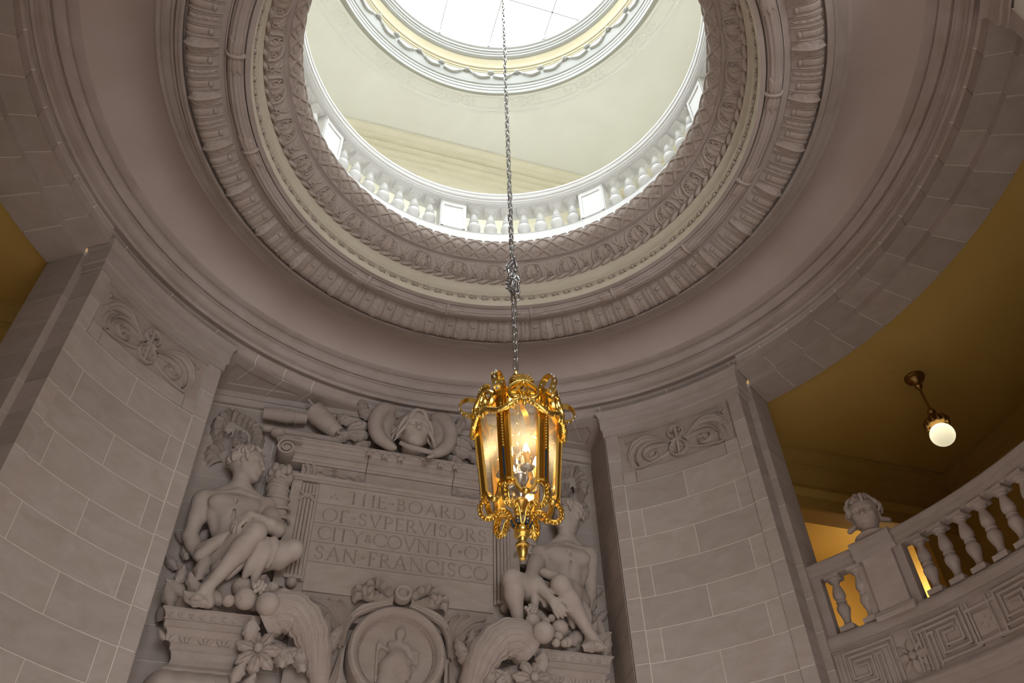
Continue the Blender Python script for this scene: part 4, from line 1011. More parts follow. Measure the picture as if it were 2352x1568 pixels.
for z1, z0, txt, base, width in rows:
    nx, nz = 440, int((z1 - z0) / .005)
    gx = np.linspace(-1.10, 1.10, nx); gz = np.linspace(z0 + .0025, z1 - .0025, nz)
    Xg, Zg = np.meshgrid(gx, gz, indexing='ij'); dep = np.zeros_like(Xg)
    adv = sum(glyph(c_)[0] for c_ in txt) * H; gap = (width - adv) / (len(txt) - 1); x = -width / 2
    for c_ in txt:
        wch, st_ = glyph(c_)
        for pts, kd in st_:
            wd = {'T': .0108, 't': .0068, 'm': .0090, 'D': .015}[kd]
            for (ax_, ay), (bx, by) in zip(pts[:-1], pts[1:]):
                ax2, ay2, bx2, by2 = x + ax_ * H, base + ay * H, x + bx * H, base + by * H
                sl = (Xg > min(ax2, bx2) - .03) & (Xg < max(ax2, bx2) + .03) & (Zg > min(ay2, by2) - .03) & (Zg < max(ay2, by2) + .03)
                if not sl.any(): continue
                dx, dy = bx2 - ax2, by2 - ay2; L2 = dx * dx + dy * dy + 1e-12
                px, pz = Xg[sl], Zg[sl]; t = np.clip(((px - ax2) * dx + (pz - ay2) * dy) / L2, 0, 1)
                d = np.hypot(px - ax2 - t * dx, pz - ay2 - t * dy)
                dep[sl] = np.maximum(dep[sl], np.clip((wd - d) * 1.9, 0, .019))
        x += wch * H + gap
    V = np.stack([Xg, 0 * Xg + dep, Zg - 6.2], -1).reshape(-1, 3).tolist()
    F = grid_faces(nx, nz)
    nV = len(V)
    V += [(-1.10, .2, z0 + .0025 - 6.2), (1.10, .2, z0 + .0025 - 6.2), (1.10, .2, z1 - .0025 - 6.2), (-1.10, .2, z1 - .0025 - 6.2)]
    a, b_, c_, d_ = 0, (nx - 1) * nz, nx * nz - 1, nz - 1
    F += [(a, nV, nV + 1, b_), (b_, nV + 1, nV + 2, c_), (c_, nV + 2, nV + 3, d_), (d_, nV + 3, nV, a)]
    obj('inscribed_slab', make_mesh('inscribed_slab', V, F, 'carve', 25), tab)
obj('inscribed_slab', MB().add(*box_geo(-1.10, 1.10, 0, .2, 0.0, .3575)).mesh('slab', 'carve', None), tab)
obj('tablet_core', MB().add(*box_geo(-1.42, 1.42, .025, .2, -.30, 1.42)).mesh('core', 'carve', None), tab)
for s in (-1, 1):
    X0, X1 = sorted((s * 1.105, s * 1.43))
    obj('plain_border', MB().add(*box_geo(*sorted((s * 1.105, s * 1.135)), -.012, .2, 0.1, 1.40)).mesh('b', 'carve', None), tab)
    obj('plain_border', MB().add(*box_geo(*sorted((s * 1.31, s * 1.43)), -.03, .2, 0.0, 1.40)).mesh('b', 'carve', None), tab)
    for k in range(4):
        xx = s * (1.16 + .043 * k)
        obj('reed', MB().add(*tube_geo([(xx, -.03, .14), (xx, -.03, 1.36)], .0215, 10)).mesh('reed', 'carve', 60), tab)
    mb = MB()
    mb.add(*ribbon_geo([(s * 1.13, -.055, 1.12), (s * 1.225, -.06, 1.20), (s * 1.32, -.055, 1.12)], (0, 0, 1), .035, .02)).add(*ribbon_geo([(s * 1.13, -.055, 1.24), (s * 1.225, -.062, 1.16), (s * 1.32, -.055, 1.24)], (0, 0, 1), .03, .02))
    obj('ribbon_tie', mb.mesh('ribbon_tie', 'carve', 40), tab)
    mb = MB().add(*box_geo(*sorted((s * 1.13, s * 1.335)), -.06, .1, .10, .14)).add(*ell_geo((s * 1.23, -.05, .05), (.062, .06, .062), 14, 10))
    obj('foot_ball', mb.mesh('foot_ball', 'carve', 50), tab)
# entablature over the tablet
ent = thing('tablet_cornice', 'stepped stone cornice with end volutes above the inscription tablet', 'cornice', (0, 4.5, 7.62))
def xprof(prof, x0, x1):
    V = [(x, y, z) for x in (x0, x1) for y, z in prof]; n_ = len(prof)
    return V, grid_faces(2, n_) + [tuple(range(n_)), tuple(range(2 * n_ - 1, n_ - 1, -1))]
p_low = [(.12, 0), (-.06, 0), (-.075, .01), (-.075, .03), (-.09, .035), (-.10, .06), (-.10, .075), (.12, .075)]
obj('moulding', make_mesh('m', *xprof(p_low, -1.45, 1.45), 'carve', 25), ent)
for x0, x1 in ((-1.35, -.565), (-.557, .557), (.565, 1.35)):
    obj('frieze_stone', make_mesh('m', *xprof([(.12, .075), (-.03, .075), (-.03, .265), (.12, .265)], x0, x1), 'carve', 25), ent)
p_up = [(.12, .27), (-.045, .27), (-.05, .30), (-.065, .305), (-.075, .335), (-.10, .355), (-.125, .36), (-.125, .43), (-.14, .435), (-.155, .46), (-.185, .475), (-.19, .49), (-.19, .505), (-.205, .51), (-.205, .535), (.12, .54)]
for x0, x1 in ((-1.50, -.565), (-.557, .557), (.565, 1.50)):
    obj('cornice_stone', make_mesh('m', *xprof(p_up, x0, x1), 'carve', 25), ent)
for s in (-1, 1):
    P = [(s * (1.575 + x), -.13, .335 + y) for x, y in [(-s_x, s_y) for s_x, s_y in spiral(0, 0, .115, .022, pi / 2, 1.9, 40)]]
    P = [(s * (1.40), -.13, .452)] + P
    mb = MB().add(*ribbon_geo(P, (0, 1, 0), .22, .026))
    mb.add(*tube_geo([(s * 1.575, -.235, .335), (s * 1.575, -.02, .335)], .030, 12)).add(*tube_geo([(s * 1.575, -.20, .335), (s * 1.575, .05, .335)], .105, 20))
    obj('volute', mb.mesh('volute', 'carve', 40), ent)
    fm = flat_map(-.03, 0, 0, s)
    mb = MB()
    for q, (u, v_, an, ln) in enumerate([(.95, .17, 0, .14), (.95, .17, pi, .14), (.95, .17, pi / 2, .09), (.95, .17, -pi / 2, .09), (1.12, .17, .3, .16), (1.12, .17, 2.8, .12), (.75, .17, -.2, .13), (.75, .16, 3.3, .16)]):
        mb.add(*leaf_geo((u, v_), an, ln, .085, .06, fm, lobes=2, n=9, seg=7, vein=.6))
    for u0 in (1.2, 1.28):
        mb.add(*stroke_geo([(u0, .09), (u0 - .01, .18), (u0 + .02, .25)], .06, .05, fm, n=8))
    mb.add(*stroke_geo(spiral(.60, .18, .06, .015, 0, 1.1, 14), .025, .03, fm, n=14, seg=5))
    obj('ribbon_rosette', mb.mesh('ribbon_rosette', 'carve', 60), ent)
    # little carved motifs at the shelf edge
    fm = flat_map(-.205, 0, 0, s)
    mb = MB()
    for u in (.16, .36, .56):
        for an in (.2, 2.9, -1.2, -1.9):
            mb.add(*leaf_geo((u, .49), an, .09, .045, .03, fm, lobes=2, n=7, seg=5))
    obj('shelf_leaf', mb.mesh('shelf_leaf', 'carve', 60), ent)

# ---- winged head
wh = thing('winged_head', 'carved winged youthful head with wavy hair above the tablet', 'carving', (0, 4.40, 8.17))
c = A3((-.02, 4.27, 8.53)); B = basis((.06, -1, -.22)); off = (0, -4.40, -8.17)
v = Vol(c - .45, c + .45, .0095)
head_sdf(v, c, B, .58)
v.cone(c + A3((0, .12, -.2)), .13, c + A3((0, .2, -.35)), .14, .05)
obj('face', v.mesh('face', 'statue'), wh, off)
v = Vol(c - A3((.55, .45, .55)), c + A3((.55, .45, .5)), .0105)
v.ell(c + B @ A3((0, -.06, .06)) * .58, A3((.40, .42, .40)) * .58, .03, B)
v.ell(c + B @ A3((0, .30, -.18)) * .58, A3((.29, .40, .44)) * .58, .02, B, cut=True)
rnd = random.Random(4)
for s in (-1, 1):
    for k in range(11):
        t0 = k / 10
        ph = k * 1.9; am = .030 + .012 * (k % 3)
        y0 = .36 - .055 * k; wd = .30 + .016 * k; zend = -.46 + .045 * ((k * 5) % 9)
        P = [(s * .012, y0, .36 + .03 * math.sin(t0 * 3))]
        for q in range(1, 10):
            t = q / 9; an = t * 1.75
            P.append((s * (wd * math.sin(min(an, 1.5)) + am * math.sin(8.5 * t + ph) + (.14 * max(0, t - .72) / .28)), y0 - .10 * t - .03 * k * t + .02 * math.cos(7 * t + ph), .36 - (.36 - zend) * (t ** 1.55) + am * .6 * math.cos(8.5 * t + ph)))
        v.chain([c + B @ A3(p_) * .58 for p_ in P], [.016, .026, .030, .030, .028, .026, .020, .008], .007, 26)
    for k in range(0):
        z0 = .1 - .07 * k
        P = [c + B @ A3((s * .20, .06, z0)), c + B @ A3((s * (.27), .05, z0 - .03)), c + B @ A3((s * (.31 + .02 * (k % 2)), .03, z0 - .08)), c + B @ A3((s * (.27), .05, z0 - .11)), c + B @ A3((s * .33, .02, z0 - .13))]
        v.chain(P, [.03, .04, .035, .03, .015], .012, 10)
obj('hair', v.mesh('hair', 'statue'), wh, off)
for s in (-1, 1):
    v = Vol(A3((-.02, 4.15, 8.1)) + (A3((s * .05, 0, 0)) if s > 0 else A3((-.65, 0, 0))), A3((-.02, 4.66, 9.15)) + (A3((s * .66, 0, 0)) if s > 0 else A3((-.05, 0, 0))), .0105)
    cx = -.02
    P = [(cx + s * .31, 4.44, 8.95), (cx + s * .42, 4.40, 8.90), (cx + s * .49, 4.38, 8.74), (cx + s * .50, 4.36, 8.56), (cx + s * .44, 4.33, 8.38), (cx + s * .32, 4.28, 8.24), (cx + s * .24, 4.25, 8.19)]
    v.chain(P, [.075, .095, .10, .095, .085, .06, .03], .03, 20)
    P2 = [(cx + s * .30, 4.50, 8.80), (cx + s * .36, 4.46, 8.62), (cx + s * .34, 4.42, 8.42), (cx + s * .28, 4.36, 8.28)]
    v.chain(P2, [.10, .11, .10, .05], .04, 12)
    for q in range(9):
        t = q / 8
        a = lerp(P[2], P[6], t); a2 = a + A3((-s * .02, -.11 + .02 * t, .03)); b_ = a + A3((-s * .17, -.06, .06 - .10 * t))
        v.cone(a2, .007, b_, .007, .012, cut=True)
    obj('wing', v.mesh('wing', 'statue'), wh, off)
mb = MB().add(*xf(ell_geo((0, 0, 0), (.25, .07, .24), 24, 12), Matrix.Translation((0, .13, .62))))
obj('halo', mb.mesh('halo', 'carve', 60), wh)
fm0 = lambda s: flat_map(4.50 - 4.40, -.02, -8.17 + 8.17, s)
for s in (-1, 1):
    for i, (u, v_, an, ln, wd) in enumerate([(.50, .62, .5, .26, .20), (.56, .50, -.1, .28, .22), (.55, .36, -.3, .30, .22), (.52, .22, -.5, .28, .22), (.62, .72, .9, .22, .18), (.78, .30, -.2, .26, .2), (.76, .52, .1, .24, .19), (.50, .10, -.15, .26, .16)]):
        obj('oak_leaf', MB().add(*leaf_geo((u, v_), an, ln, wd, .11, flat_map(.12, -.02, 0, s), lobes=4, n=16, seg=9, vein=.45, bend=(-1) ** i * .5)).mesh('oak_leaf', 'carve', 60), wh)
# snake-like strap under the chin
mb = MB().add(*tube_geo(bez([(-.20, -.22, .06), (-.10, -.26, -.01), (.05, -.26, -.03), (.18, -.26, -.05), (.22, -.28, -.11), (.14, -.28, -.15)], 24), [.03, .038, .038, .03, .02], 8))
obj('chin_strap', mb.mesh('chin_strap', 'carve', 60), wh)

# ---- trophies in the upper corners
def pleat_geo(P, width, mp, n=60, ridges=14, h0=.05, amp=.022):
    P = bez(P, n); V = []; seg = 5
    for i in range(n):
        t = P[min(i + 1, n - 1)] - P[max(i - 1, 0)]; t /= np.linalg.norm(t) + 1e-9
        hh = h0 + amp * (abs((i * ridges / n) % 1 - .5) * 4 - 1)
        for j in range(seg):
            s = -1 + 2 * j / (seg - 1)
            w_ = width * (1 + .08 * math.sin(i * ridges / n * 2 * pi))
            V.append(mp(P[i][0] - t[1] * s * w_ / 2, P[i][1] + t[0] * s * w_ / 2, hh * (1 - .25 * abs(s)) if abs(s) < 1 else -.01))
    return V, grid_faces(n, seg)
for s in (-1, 1):
    side = 'left' if s < 0 else 'right'
    tr = thing('ribbon_trophy', 'carved trophy of pleated ribbons, quiver and staves in the upper %s corner of the alcove' % side, 'carving', (s * 1.7, 4.6, 8.0), 'carved trophies beside the winged head')
    fm = flat_map(.05, 0, 0, s)      # local u measured outward from x = s*1.7
    T_ = lambda pts: [(x - 1.7, z - 8.0) for x, z in pts]
    obj('pleated_ribbon', MB().add(*pleat_geo(T_([(2.28, 8.20), (2.42, 8.22), (2.46, 8.42), (2.36, 8.58), (2.18, 8.52), (2.02, 8.42), (1.95, 8.25), (1.99, 8.05)]), .19, fm, 70, 17, .10, .04)).mesh('p', 'carve', 40), tr)
    obj('pleated_ribbon', MB().add(*pleat_geo(T_([(2.10, 8.12), (2.24, 8.16), (2.40, 8.06), (2.44, 7.92), (2.36, 7.80)]), .20, fm, 40, 9, .06, .03)).mesh('p', 'carve', 40), tr)
    obj('pleated_ribbon', MB().add(*pleat_geo(T_([(2.24, 8.30), (2.14, 8.28), (2.12, 8.16), (2.20, 8.05)]), .12, fm, 30, 6, .07, .03)).mesh('p', 'carve', 40), tr)
    def tb(a, b_, r, y=-.12, seg=10): return tube_geo([(s * (a[0] - 1.7), y, a[1] - 8.0), (s * ((a[0] + b_[0]) / 2 - 1.7), y, (a[1] + b_[1]) / 2 - 8.0), (s * (b_[0] - 1.7), y, b_[1] - 8.0)], r, seg)
    mb = MB().add(*tb((1.95, 8.58), (1.40, 8.60), [.085, .10, .075]))
    for q in range(3): mb.add(*tb((1.55 + .1 * q, 8.59), (1.53 + .1 * q, 8.59), .11))
    obj('fasces', mb.mesh('fasces', 'carve', 40), tr)
    mb = MB().add(*tb((1.34, 8.72), (.98, 8.42), [.15, .135, .10], -.15, 14))
    for q in (.2, .45, .75):
        p = lerp((1.34, 8.72), (.98, 8.42), q); p2 = lerp((1.34, 8.72), (.98, 8.42), q + .05)
        mb.add(*tb(p, p2, .155 - .045 * q, -.15, 14))
    for q in range(7):
        a_ = -.6 + .2 * q; mb.add(*tube_geo([(s * (1.38 - 1.7 + .08 * a_), -.15 - .1 * cos(a_), .76 + .12 * a_), (s * (.99 - 1.7 + .05 * a_), -.15 - .07 * cos(a_), .43 + .08 * a_)], .016, 5))
    obj('quiver', mb.mesh('quiver', 'carve', 40), tr)
    obj('stave', MB().add(*tb((1.90, 8.36), (.95, 8.34), [.05, .045, .05], -.10)).mesh('stave', 'carve', 40), tr)
    obj('stave', MB().add(*tb((1.72, 8.26), (1.0, 8.24), [.06, .07, .05], -.08)).mesh('stave', 'carve', 40), tr)
    obj('knob', MB().add(*ell_geo((s * .02, -.12, .30), (.10, .08, .07), 14, 10)).mesh('knob', 'carve', 60), tr)
    for u, v_, an, ln in [(-.35, .66, 1.9, .22), (-.15, .70, .6, .2), (-.62, .30, 2.9, .26), (-.45, .28, .3, .24), (-.9, .32, 2.6, .22), (-.72, .52, 3.4, .24)]:
        obj('leaf', MB().add(*leaf_geo((u, v_), an, ln, .13, .09, fm, lobes=3, n=12, seg=7)).mesh('leaf', 'carve', 60), tr)
    # torch column beside the statue
    to = thing('torch', 'carved flaming torch bound with bands beside the %s statue' % side, 'torch', (s * 1.57, 4.42, 6.85), 'torches flanking the tablet')
    P = [(s * -.09, 0, 0), (s * -.05, -.02, .25), (0, -.03, .5), (s * .01, -.03, .72), (0, -.03, .86)]
    obj('shaft', MB().add(*tube_geo(bez(P, 22), [.055, .10, .125, .13, .10, .09], 14)).mesh('shaft', 'carve', 60), to)
    for q in range(6):
        t = .12 + .14 * q; p = bez(P, 51)[int(t * 50)]
        obj('band', MB().add(*tube_geo([p + A3((s * .125 * cos(a_), .125 * sin(a_), .02 * math.sin(2 * a_ + q))) for a_ in np.linspace(0, 2 * pi, 20)], .022, 6, caps=False)).mesh('band', 'carve', 60), to)
    for q in range(8):
        a_ = pi + pi * q / 7; p = bez(P, 51)[36 + (q % 3) * 4]
        obj('leaf', MB().add(*ell_geo(tuple(p + A3((.12 * cos(a_), .12 * sin(a_), .0))), (.05, .045, .07), 8, 6)).mesh('leaf', 'carve', 60), to)

# ---- medallion with bow
md = thing('medallion', 'round stone medallion with a seated robed figure in low relief', 'medallion', (0, 4.42, 5.57))
prof_m = [(.0, .03), (.40, .03), (.402, .015), (.412, .0), (.425, -.01), (.43, -.035), (.445, -.06), (.475, -.082), (.505, -.082), (.53, -.055), (.54, .0), (.54, .2)]
n_ = 72; V = []
for i in range(n_):
    a = 2 * pi * i / n_; V += [(r * cos(a), y, r * sin(a)) for r, y in prof_m]
obj('rim', make_mesh('rim', V, grid_faces(n_, len(prof_m), True), 'carve', 30), md)
me_b = MB().add(*ell_geo((.413, -.004, 0), (.009, .012, .009), 6, 5)).mesh('bead', 'carve', 180)
for i in range(90):
    o = obj('bead', me_b, md); o.rotation_euler = (0, rad(4 * i), 0)
v = Vol((-.36, -.10, -.40), (.36, .05, .40), .008)
Y0 = .02
def m_(x, z, y=0): return (x, Y0 + y, z)
v.ell(m_(.03, .25), (.06, .05, .07), .02); v.cone(m_(.02, .19), .035, m_(.02, .14), .04, .02)
v.ell(m_(.02, .06), (.115, .05, .11), .03); v.cone(m_(-.07, .12), .04, m_(-.03, -.02, -.03), .035, .02); v.cone(m_(-.03, -.02, -.03), .035, m_(.14, -.07, -.03), .03, .02)
v.cone(m_(.11, .11), .04, m_(.16, .0), .035, .02)
v.cone(m_(0, -.04), .10, m_(-.10, -.14, -.01), .085, .04); v.cone(m_(.02, -.05), .10, m_(.10, -.18), .085, .04)
v.cone(m_(-.10, -.14), .07, m_(-.13, -.34), .065, .03); v.cone(m_(.10, -.18), .07, m_(.03, -.34), .075, .03); v.cone(m_(-.05, -.16), .08, m_(-.06, -.35), .08, .04)
for q in range(6): v.chain([m_(-.10 + .03 * q, -.08 - .02 * q, -.045), m_(-.04 + .03 * q, -.18, -.05), m_(.02 + .025 * q, -.20 - .015 * q, -.04)], [.008, .012, .006], .008)
v.cone(m_(.17, .05), .03, m_(.17, -.06), .03, .01); v.cone(m_(.22, .05), .03, m_(.22, -.06), .03, .01)
v.cone(m_(-.10, .05), .022, m_(-.19, .10), .02, .01); v.cone(m_(-.19, .10), .035, m_(-.20, .06), .03, .01)
v.cone(m_(-.21, .02), .014, m_(-.20, -.30), .014, .01)
v.cone(m_(-.26, -.36), .03, m_(.26, -.36), .03, .01)
obj('relief_figure', v.mesh('relief_figure', 'carve'), md)
bow = bpy.data.objects.new('bow', None); COL.objects.link(bow); bow.parent = md; bow.location = (0, -.02, .65)
V = []; pb = [(0, .0), (.045, -.005), (.055, -.03), (.065, -.05), (.08, -.055), (.095, -.045), (.105, -.015), (.105, .06)]
for i in range(40):
    a = 2 * pi * i / 40; V += [(r * cos(a), y - .10, r * sin(a)) for r, y in pb]
obj('boss', make_mesh('boss', V, grid_faces(40, len(pb), True), 'carve', 35), bow)
for s in (-1, 1):
    fm = flat_map(.0, 0, 0, s)
    obj('ribbon', MB().add(*pleat_geo([(.08, 0), (.17, .05), (.24, .12), (.33, .14), (.38, .06), (.32, -.02), (.22, -.04)], .13, fm, 50, 7, .09, .04)).mesh('ribbon', 'carve', 50), bow)
    obj('ribbon', MB().add(*pleat_geo([(.10, -.06), (.25, -.05), (.38, -.02), (.47, .06), (.50, -.02), (.46, -.12)], .12, fm, 44, 6, .07, .035)).mesh('ribbon', 'carve', 50), bow)
    obj('ribbon', MB().add(*stroke_geo([(.10, -.08), (.25, -.12), (.42, -.19), (.54, -.30)], [.07, .10, .12, .06], .05, fm, n=20, groove=.4)).mesh('ribbon', 'carve', 50), bow)

# ---- palm fans, cornucopias, foliage and fruit under each statue
for s in (-1, 1):
    side = 'left' if s < 0 else 'right'
    fan = thing('palm_fan', 'fan of carved palm leaves rising %s of the medallion' % side, 'carving', (s * .60, 4.45, 5.60), 'palm fans beside the medallion')
    fm = flat_map(0, 0, 0, s)
    for i, (P, w_) in enumerate([([(0, 0), (.06, .25), (.18, .42), (.40, .52)], .11), ([(0, 0), (.10, .20), (.26, .36), (.46, .44)], .11), ([(0, .02), (.02, .25), (.08, .42), (.20, .53)], .09), ([(0, 0), (-.02, .22), (0, .40), (.08, .52)], .08), ([(0, -.02), (.14, .14), (.28, .26), (.44, .32)], .10), ([(-.02, 0), (-.03, .2), (-.08, .34), (-.20, .45)], .08), ([(.0, -.05), (.03, -.3), (.10, -.55)], .08)]):
        obj('palm_leaf', MB().add(*stroke_geo(P, [.03, w_ * .8, w_ * 1.15, w_ * .5], [.05, .08, .11, .06], fm, n=20, groove=.35)).mesh('palm_leaf', 'carve', 60), fan)
    obj('backing_scroll', MB().add(*box_geo(*sorted((s * -.05, s * .55)), .035, .19, -.5, .54)).mesh('bk', 'carve', None), fan)
    cn = thing('cornucopia', 'ribbed carved horn of plenty curling below the %s fruit' % side, 'carving', (s * 1.05, 4.4, 5.40), 'horns of plenty beside the medallion')
    P = [(s * .38, -.20, .28), (s * .22, -.26, .36), (s * .04, -.24, .34), (s * -.12, -.18, .20), (s * -.22, -.10, .0), (s * -.28, -.02, -.25)]
    Q = bez(P, 34); Rr = np.interp(np.linspace(0, 1, 34), [0, .25, .6, 1], [.20, .22, .19, .10]) * (1 + .05 * np.sin(np.linspace(0, 1, 34) * 44))
    obj('horn', MB().add(*tube_geo(Q, Rr, 24)).mesh('horn', 'carve', 60), cn)
    for k in range(7):
        a_ = -2.6 + .35 * k
        pts = []
        for i in range(2, 32):
            t = Q[min(i + 1, 33)] - Q[i - 1]; t /= np.linalg.norm(t); u = A3((0, 1.0, 0)) - t[1] * t; u /= np.linalg.norm(u); w_ = np.cross(t, u)
            pts.append(Q[i] + Rr[i] * .985 * (cos(a_ + .02 * i) * w_ * s + sin(a_ + .02 * i) * u))
        obj('rib', MB().add(*tube_geo(pts, [.006, .016, .014, .006], 5)).mesh('rib', 'carve', 60), cn)
    for u, v_, an, ln, wd, bd in [(.0, -.08, 1.9, .42, .24, .8), (.02, -.12, .9, .36, .22, -.8), (.12, -.18, 1.4, .34, .2, -.6), (-.30, .02, 1.7, .36, .16, .5), (-.28, .15, 1.35, .34, .13, .3), (.22, -.10, 2.4, .30, .2, .6), (-.1, -.2, 1.2, .4, .2, .4)]:
        obj('acanthus_leaf', MB().add(*leaf_geo((u, v_), an, ln, wd, .13, flat_map(-.10, 0, 0, s), lobes=4, n=18, bend=bd, vein=.4)).mesh('acanthus_leaf', 'carve', 60), cn)
    # console
    co = thing('console', 'moulded stone console carrying the %s seated statue' % side, 'console', (s * 1.93, 4.65, 5.10), 'consoles under the statues')
    LV = [(-.50, .46, -.50, .598), (-.50, .46, -.50, .585), (-.485, .45, -.485, .575), (-.47, .44, -.47, .555), (-.455, .43, -.455, .505), (-.465, .435, -.465, .50), (-.465, .435, -.465, .488), (-.45, .42, -.45, .485), (-.45, .42, -.45, .42), (-.43, .40, -.43, .412), (-.42, .39, -.42, .40), (-.40, .37, -.40, .36), (-.37, .34, -.37, .30), (-.35, .32, -.35, .285), (-.35, .32, -.35, .235), (-.335, .30, -.335, .225), (-.325, .29, -.325, .20), (-.315, .28, -.31, .16), (-.32, .285, -.315, .10), (-.345, .31, -.34, .065), (-.36, .325, -.355, .05), (-.36, .325, -.355, .02), (-.30, .28, -.30, .01)]
    V = []
    for x0, x1, yf, z in LV: V += [(s * -x1, .0, z), (s * -x1, yf, z), (s * -x0, yf, z), (s * -x0, .0, z)]
    F = grid_faces(len(LV), 4, False, True) + [(0, 1, 2, 3), tuple(4 * (len(LV) - 1) + j for j in range(4))]
    obj('moulded_block', make_mesh('moulded_block', V, F, 'carve', 20), co)
    for k in range(5):
        u0 = -.33 + .18 * k
        mb = MB()
        for dx, an in ((0, pi / 2), (-.045, 2.2), (.045, .95)):
            mb.add(*leaf_geo((u0 + dx * .4, .29), an, .13, .075, .05, flat_map(-.37, 0, 0, s), lobes=3, n=10, seg=7))
        obj('frieze_leaf', mb.mesh('frieze_leaf', 'carve', 60), co)
    for k in range(9):
        mb = MB()
        for q in (-1, 1): mb.add(*leaf_geo((-.42 + .105 * k, .51), pi / 2 + q * .5, .07, .05, .022, flat_map(-.462, 0, 0, s), lobes=2, n=7, seg=5))
        obj('edge_leaf', mb.mesh('edge_leaf', 'carve', 60), co)
    # leafy cushion below
    v = Vol((s * .02 - .5, -.55, -.75), (s * .02 + .5, .02, .06), .014)
    for x in (-.30, -.1, .1, .30): v.ell((s * .02 + x, -.22, -.12), (.16, .26, .15), .06); v.cone((s * .02 + x, -.22, -.15), .2, (s * .02 + x * .9, -.15, -.6), .15, .08)
    obj('cushion', v.mesh('cushion', 'carve'), co)
    for k in range(5):
        mb = MB()
        u0 = -.32 + .16 * k
        for q, an in ((0, pi / 2), (-.06, 2.3), (.06, .85)):
            mb.add(*leaf_geo((u0 + q * .5, -.45), an, .36, .12, .06, flat_map(-.43, 0, 0, s), lobes=4, n=14, seg=7))
        obj('cushion_leaf', mb.mesh('cushion_leaf', 'carve', 60), co)
    # fruit pile
    fp = thing('fruit_pile', 'carved pile of round fruit and leaves at the %s statue’s feet' % side, 'carving', (s * 1.55, 4.1, 5.70), 'fruit piles on the consoles')
    def fruit(x, y, z, r, sq=1.0, navel=(0, -1, 0)):
        mb = MB().add(*ell_geo((0, 0, 0), (r, r, r * sq), 20, 14)); nv = A3(navel, ) / np.linalg.norm(navel)
        p = nv * r * .97; B_ = basis(nv, (0, 0, 1) if abs(nv[2]) < .9 else (1, 0, 0))
        mb.add(*tube_geo([p + B_ @ A3((.18 * r * cos(t), 0, .18 * r * sin(t))) for t in np.linspace(0, 2 * pi, 12)], .05 * r, 5, caps=False))
        obj('fruit', mb.mesh('fruit', 'statue', 60), fp, (x, y, z))
    if s < 0:
        FR = [(-1.66, 4.02, 5.80, .115), (-1.43, 3.97, 5.745, .125), (-1.82, 4.03, 5.765, .065), (-1.29, 4.08, 5.91, .085), (-1.42, 4.15, 6.02, .07), (-1.72, 4.2, 6.02, .11), (-1.52, 4.16, 5.98, .08), (-1.56, 4.2, 5.86, .1)]
        BL = [(-1.55, 3.98, 5.91)]
    else:
        FR = [(1.53, 3.97, 5.79, .125), (1.30, 4.05, 5.77, .115), (1.77, 4.08, 5.92, .10), (1.45, 4.08, 5.97, .085), (1.60, 4.06, 5.97, .05), (1.67, 4.06, 6.02, .045), (1.72, 4.02, 5.79, .055), (1.68, 3.99, 5.70, .05), (1.78, 4.0, 5.71, .045), (1.53, 4.2, 5.86, .1), (1.86, 4.1, 5.78, .06)]
        BL = [(1.44, 4.12, 6.10)]
    for i, (x, y, z, r) in enumerate(FR): fruit(x - s * 1.55, y - 4.1, z - 5.70, r, .95, (((i * 37) % 7 - 3) * .2, -1, ((i * 53) % 5 - 2) * .25))
    for (x, y, z) in BL:
        mb = MB()
        for q in range(12):
            a_, b2 = q * 2.4, (q / 12) * 1.4
            mb.add(*ell_geo((x - s * 1.55 + .065 * cos(a_) * sin(b2 + .3), y - 4.1 - .05 * cos(b2), z - 5.70 + .06 * sin(a_) * sin(b2 + .3)), (.028, .028, .028), 7, 5))
        obj('berry_cluster', mb.mesh('berry_cluster', 'statue', 60), fp)
    for u, v_, an, ln, wd in [(.30, .12, .4, .3, .18), (.45, .02, .2, .28, .16), (.12, .30, 2.1, .24, .14), (.40, .30, 1.2, .3, .17), (.55, .16, .8, .3, .16), (-.12, .04, -2.4, .26, .2), (-.22, .16, 2.6, .24, .2), (.0, -.06, -1.7, .22, .18), (.62, .32, 1.5, .34, .17), (.70, .55, 1.7, .3, .15), (.78, .9, 1.8, .28, .14), (.82, .72, 1.2, .26, .14)]:
        obj('leaf', MB().add(*leaf_geo((u, v_), an, ln, wd, .09, flat_map(.46 if v_ > .5 else .12 if v_ > .1 else -.02, 0, 0, s), lobes=3, n=12, seg=7, bend=.4)).mesh('leaf', 'carve', 60), fp)
    # seat of rock and foliage under the figure
    v = Vol((s * 1.0 - .9 if s < 0 else 0, 0, 0), (1, 1, 1), .5) if False else Vol((min(s * 2.55, s * 1.15), 4.05, 5.68), (max(s * 2.55, s * 1.15), 4.70, 6.42), .02)
    for x, y, z, r in [(2.15, 4.45, 5.85, .24), (1.9, 4.48, 6.0, .27), (2.2, 4.5, 6.1, .22), (1.7, 4.5, 5.9, .26), (1.45, 4.52, 6.0, .22), (1.35, 4.55, 5.8, .22), (1.95, 4.4, 6.2, .18), (1.6, 4.42, 6.18, .16), (2.35, 4.55, 5.8, .18)]:
        v.ell((s * x, y, z), (r, r * .75, r), .06)
    sta = STAT[s]; sl_ = sta.location
    rk = obj('rock_seat', v.mesh('rock', 'carve'), sta, (-sl_[0], -sl_[1], -sl_[2]))
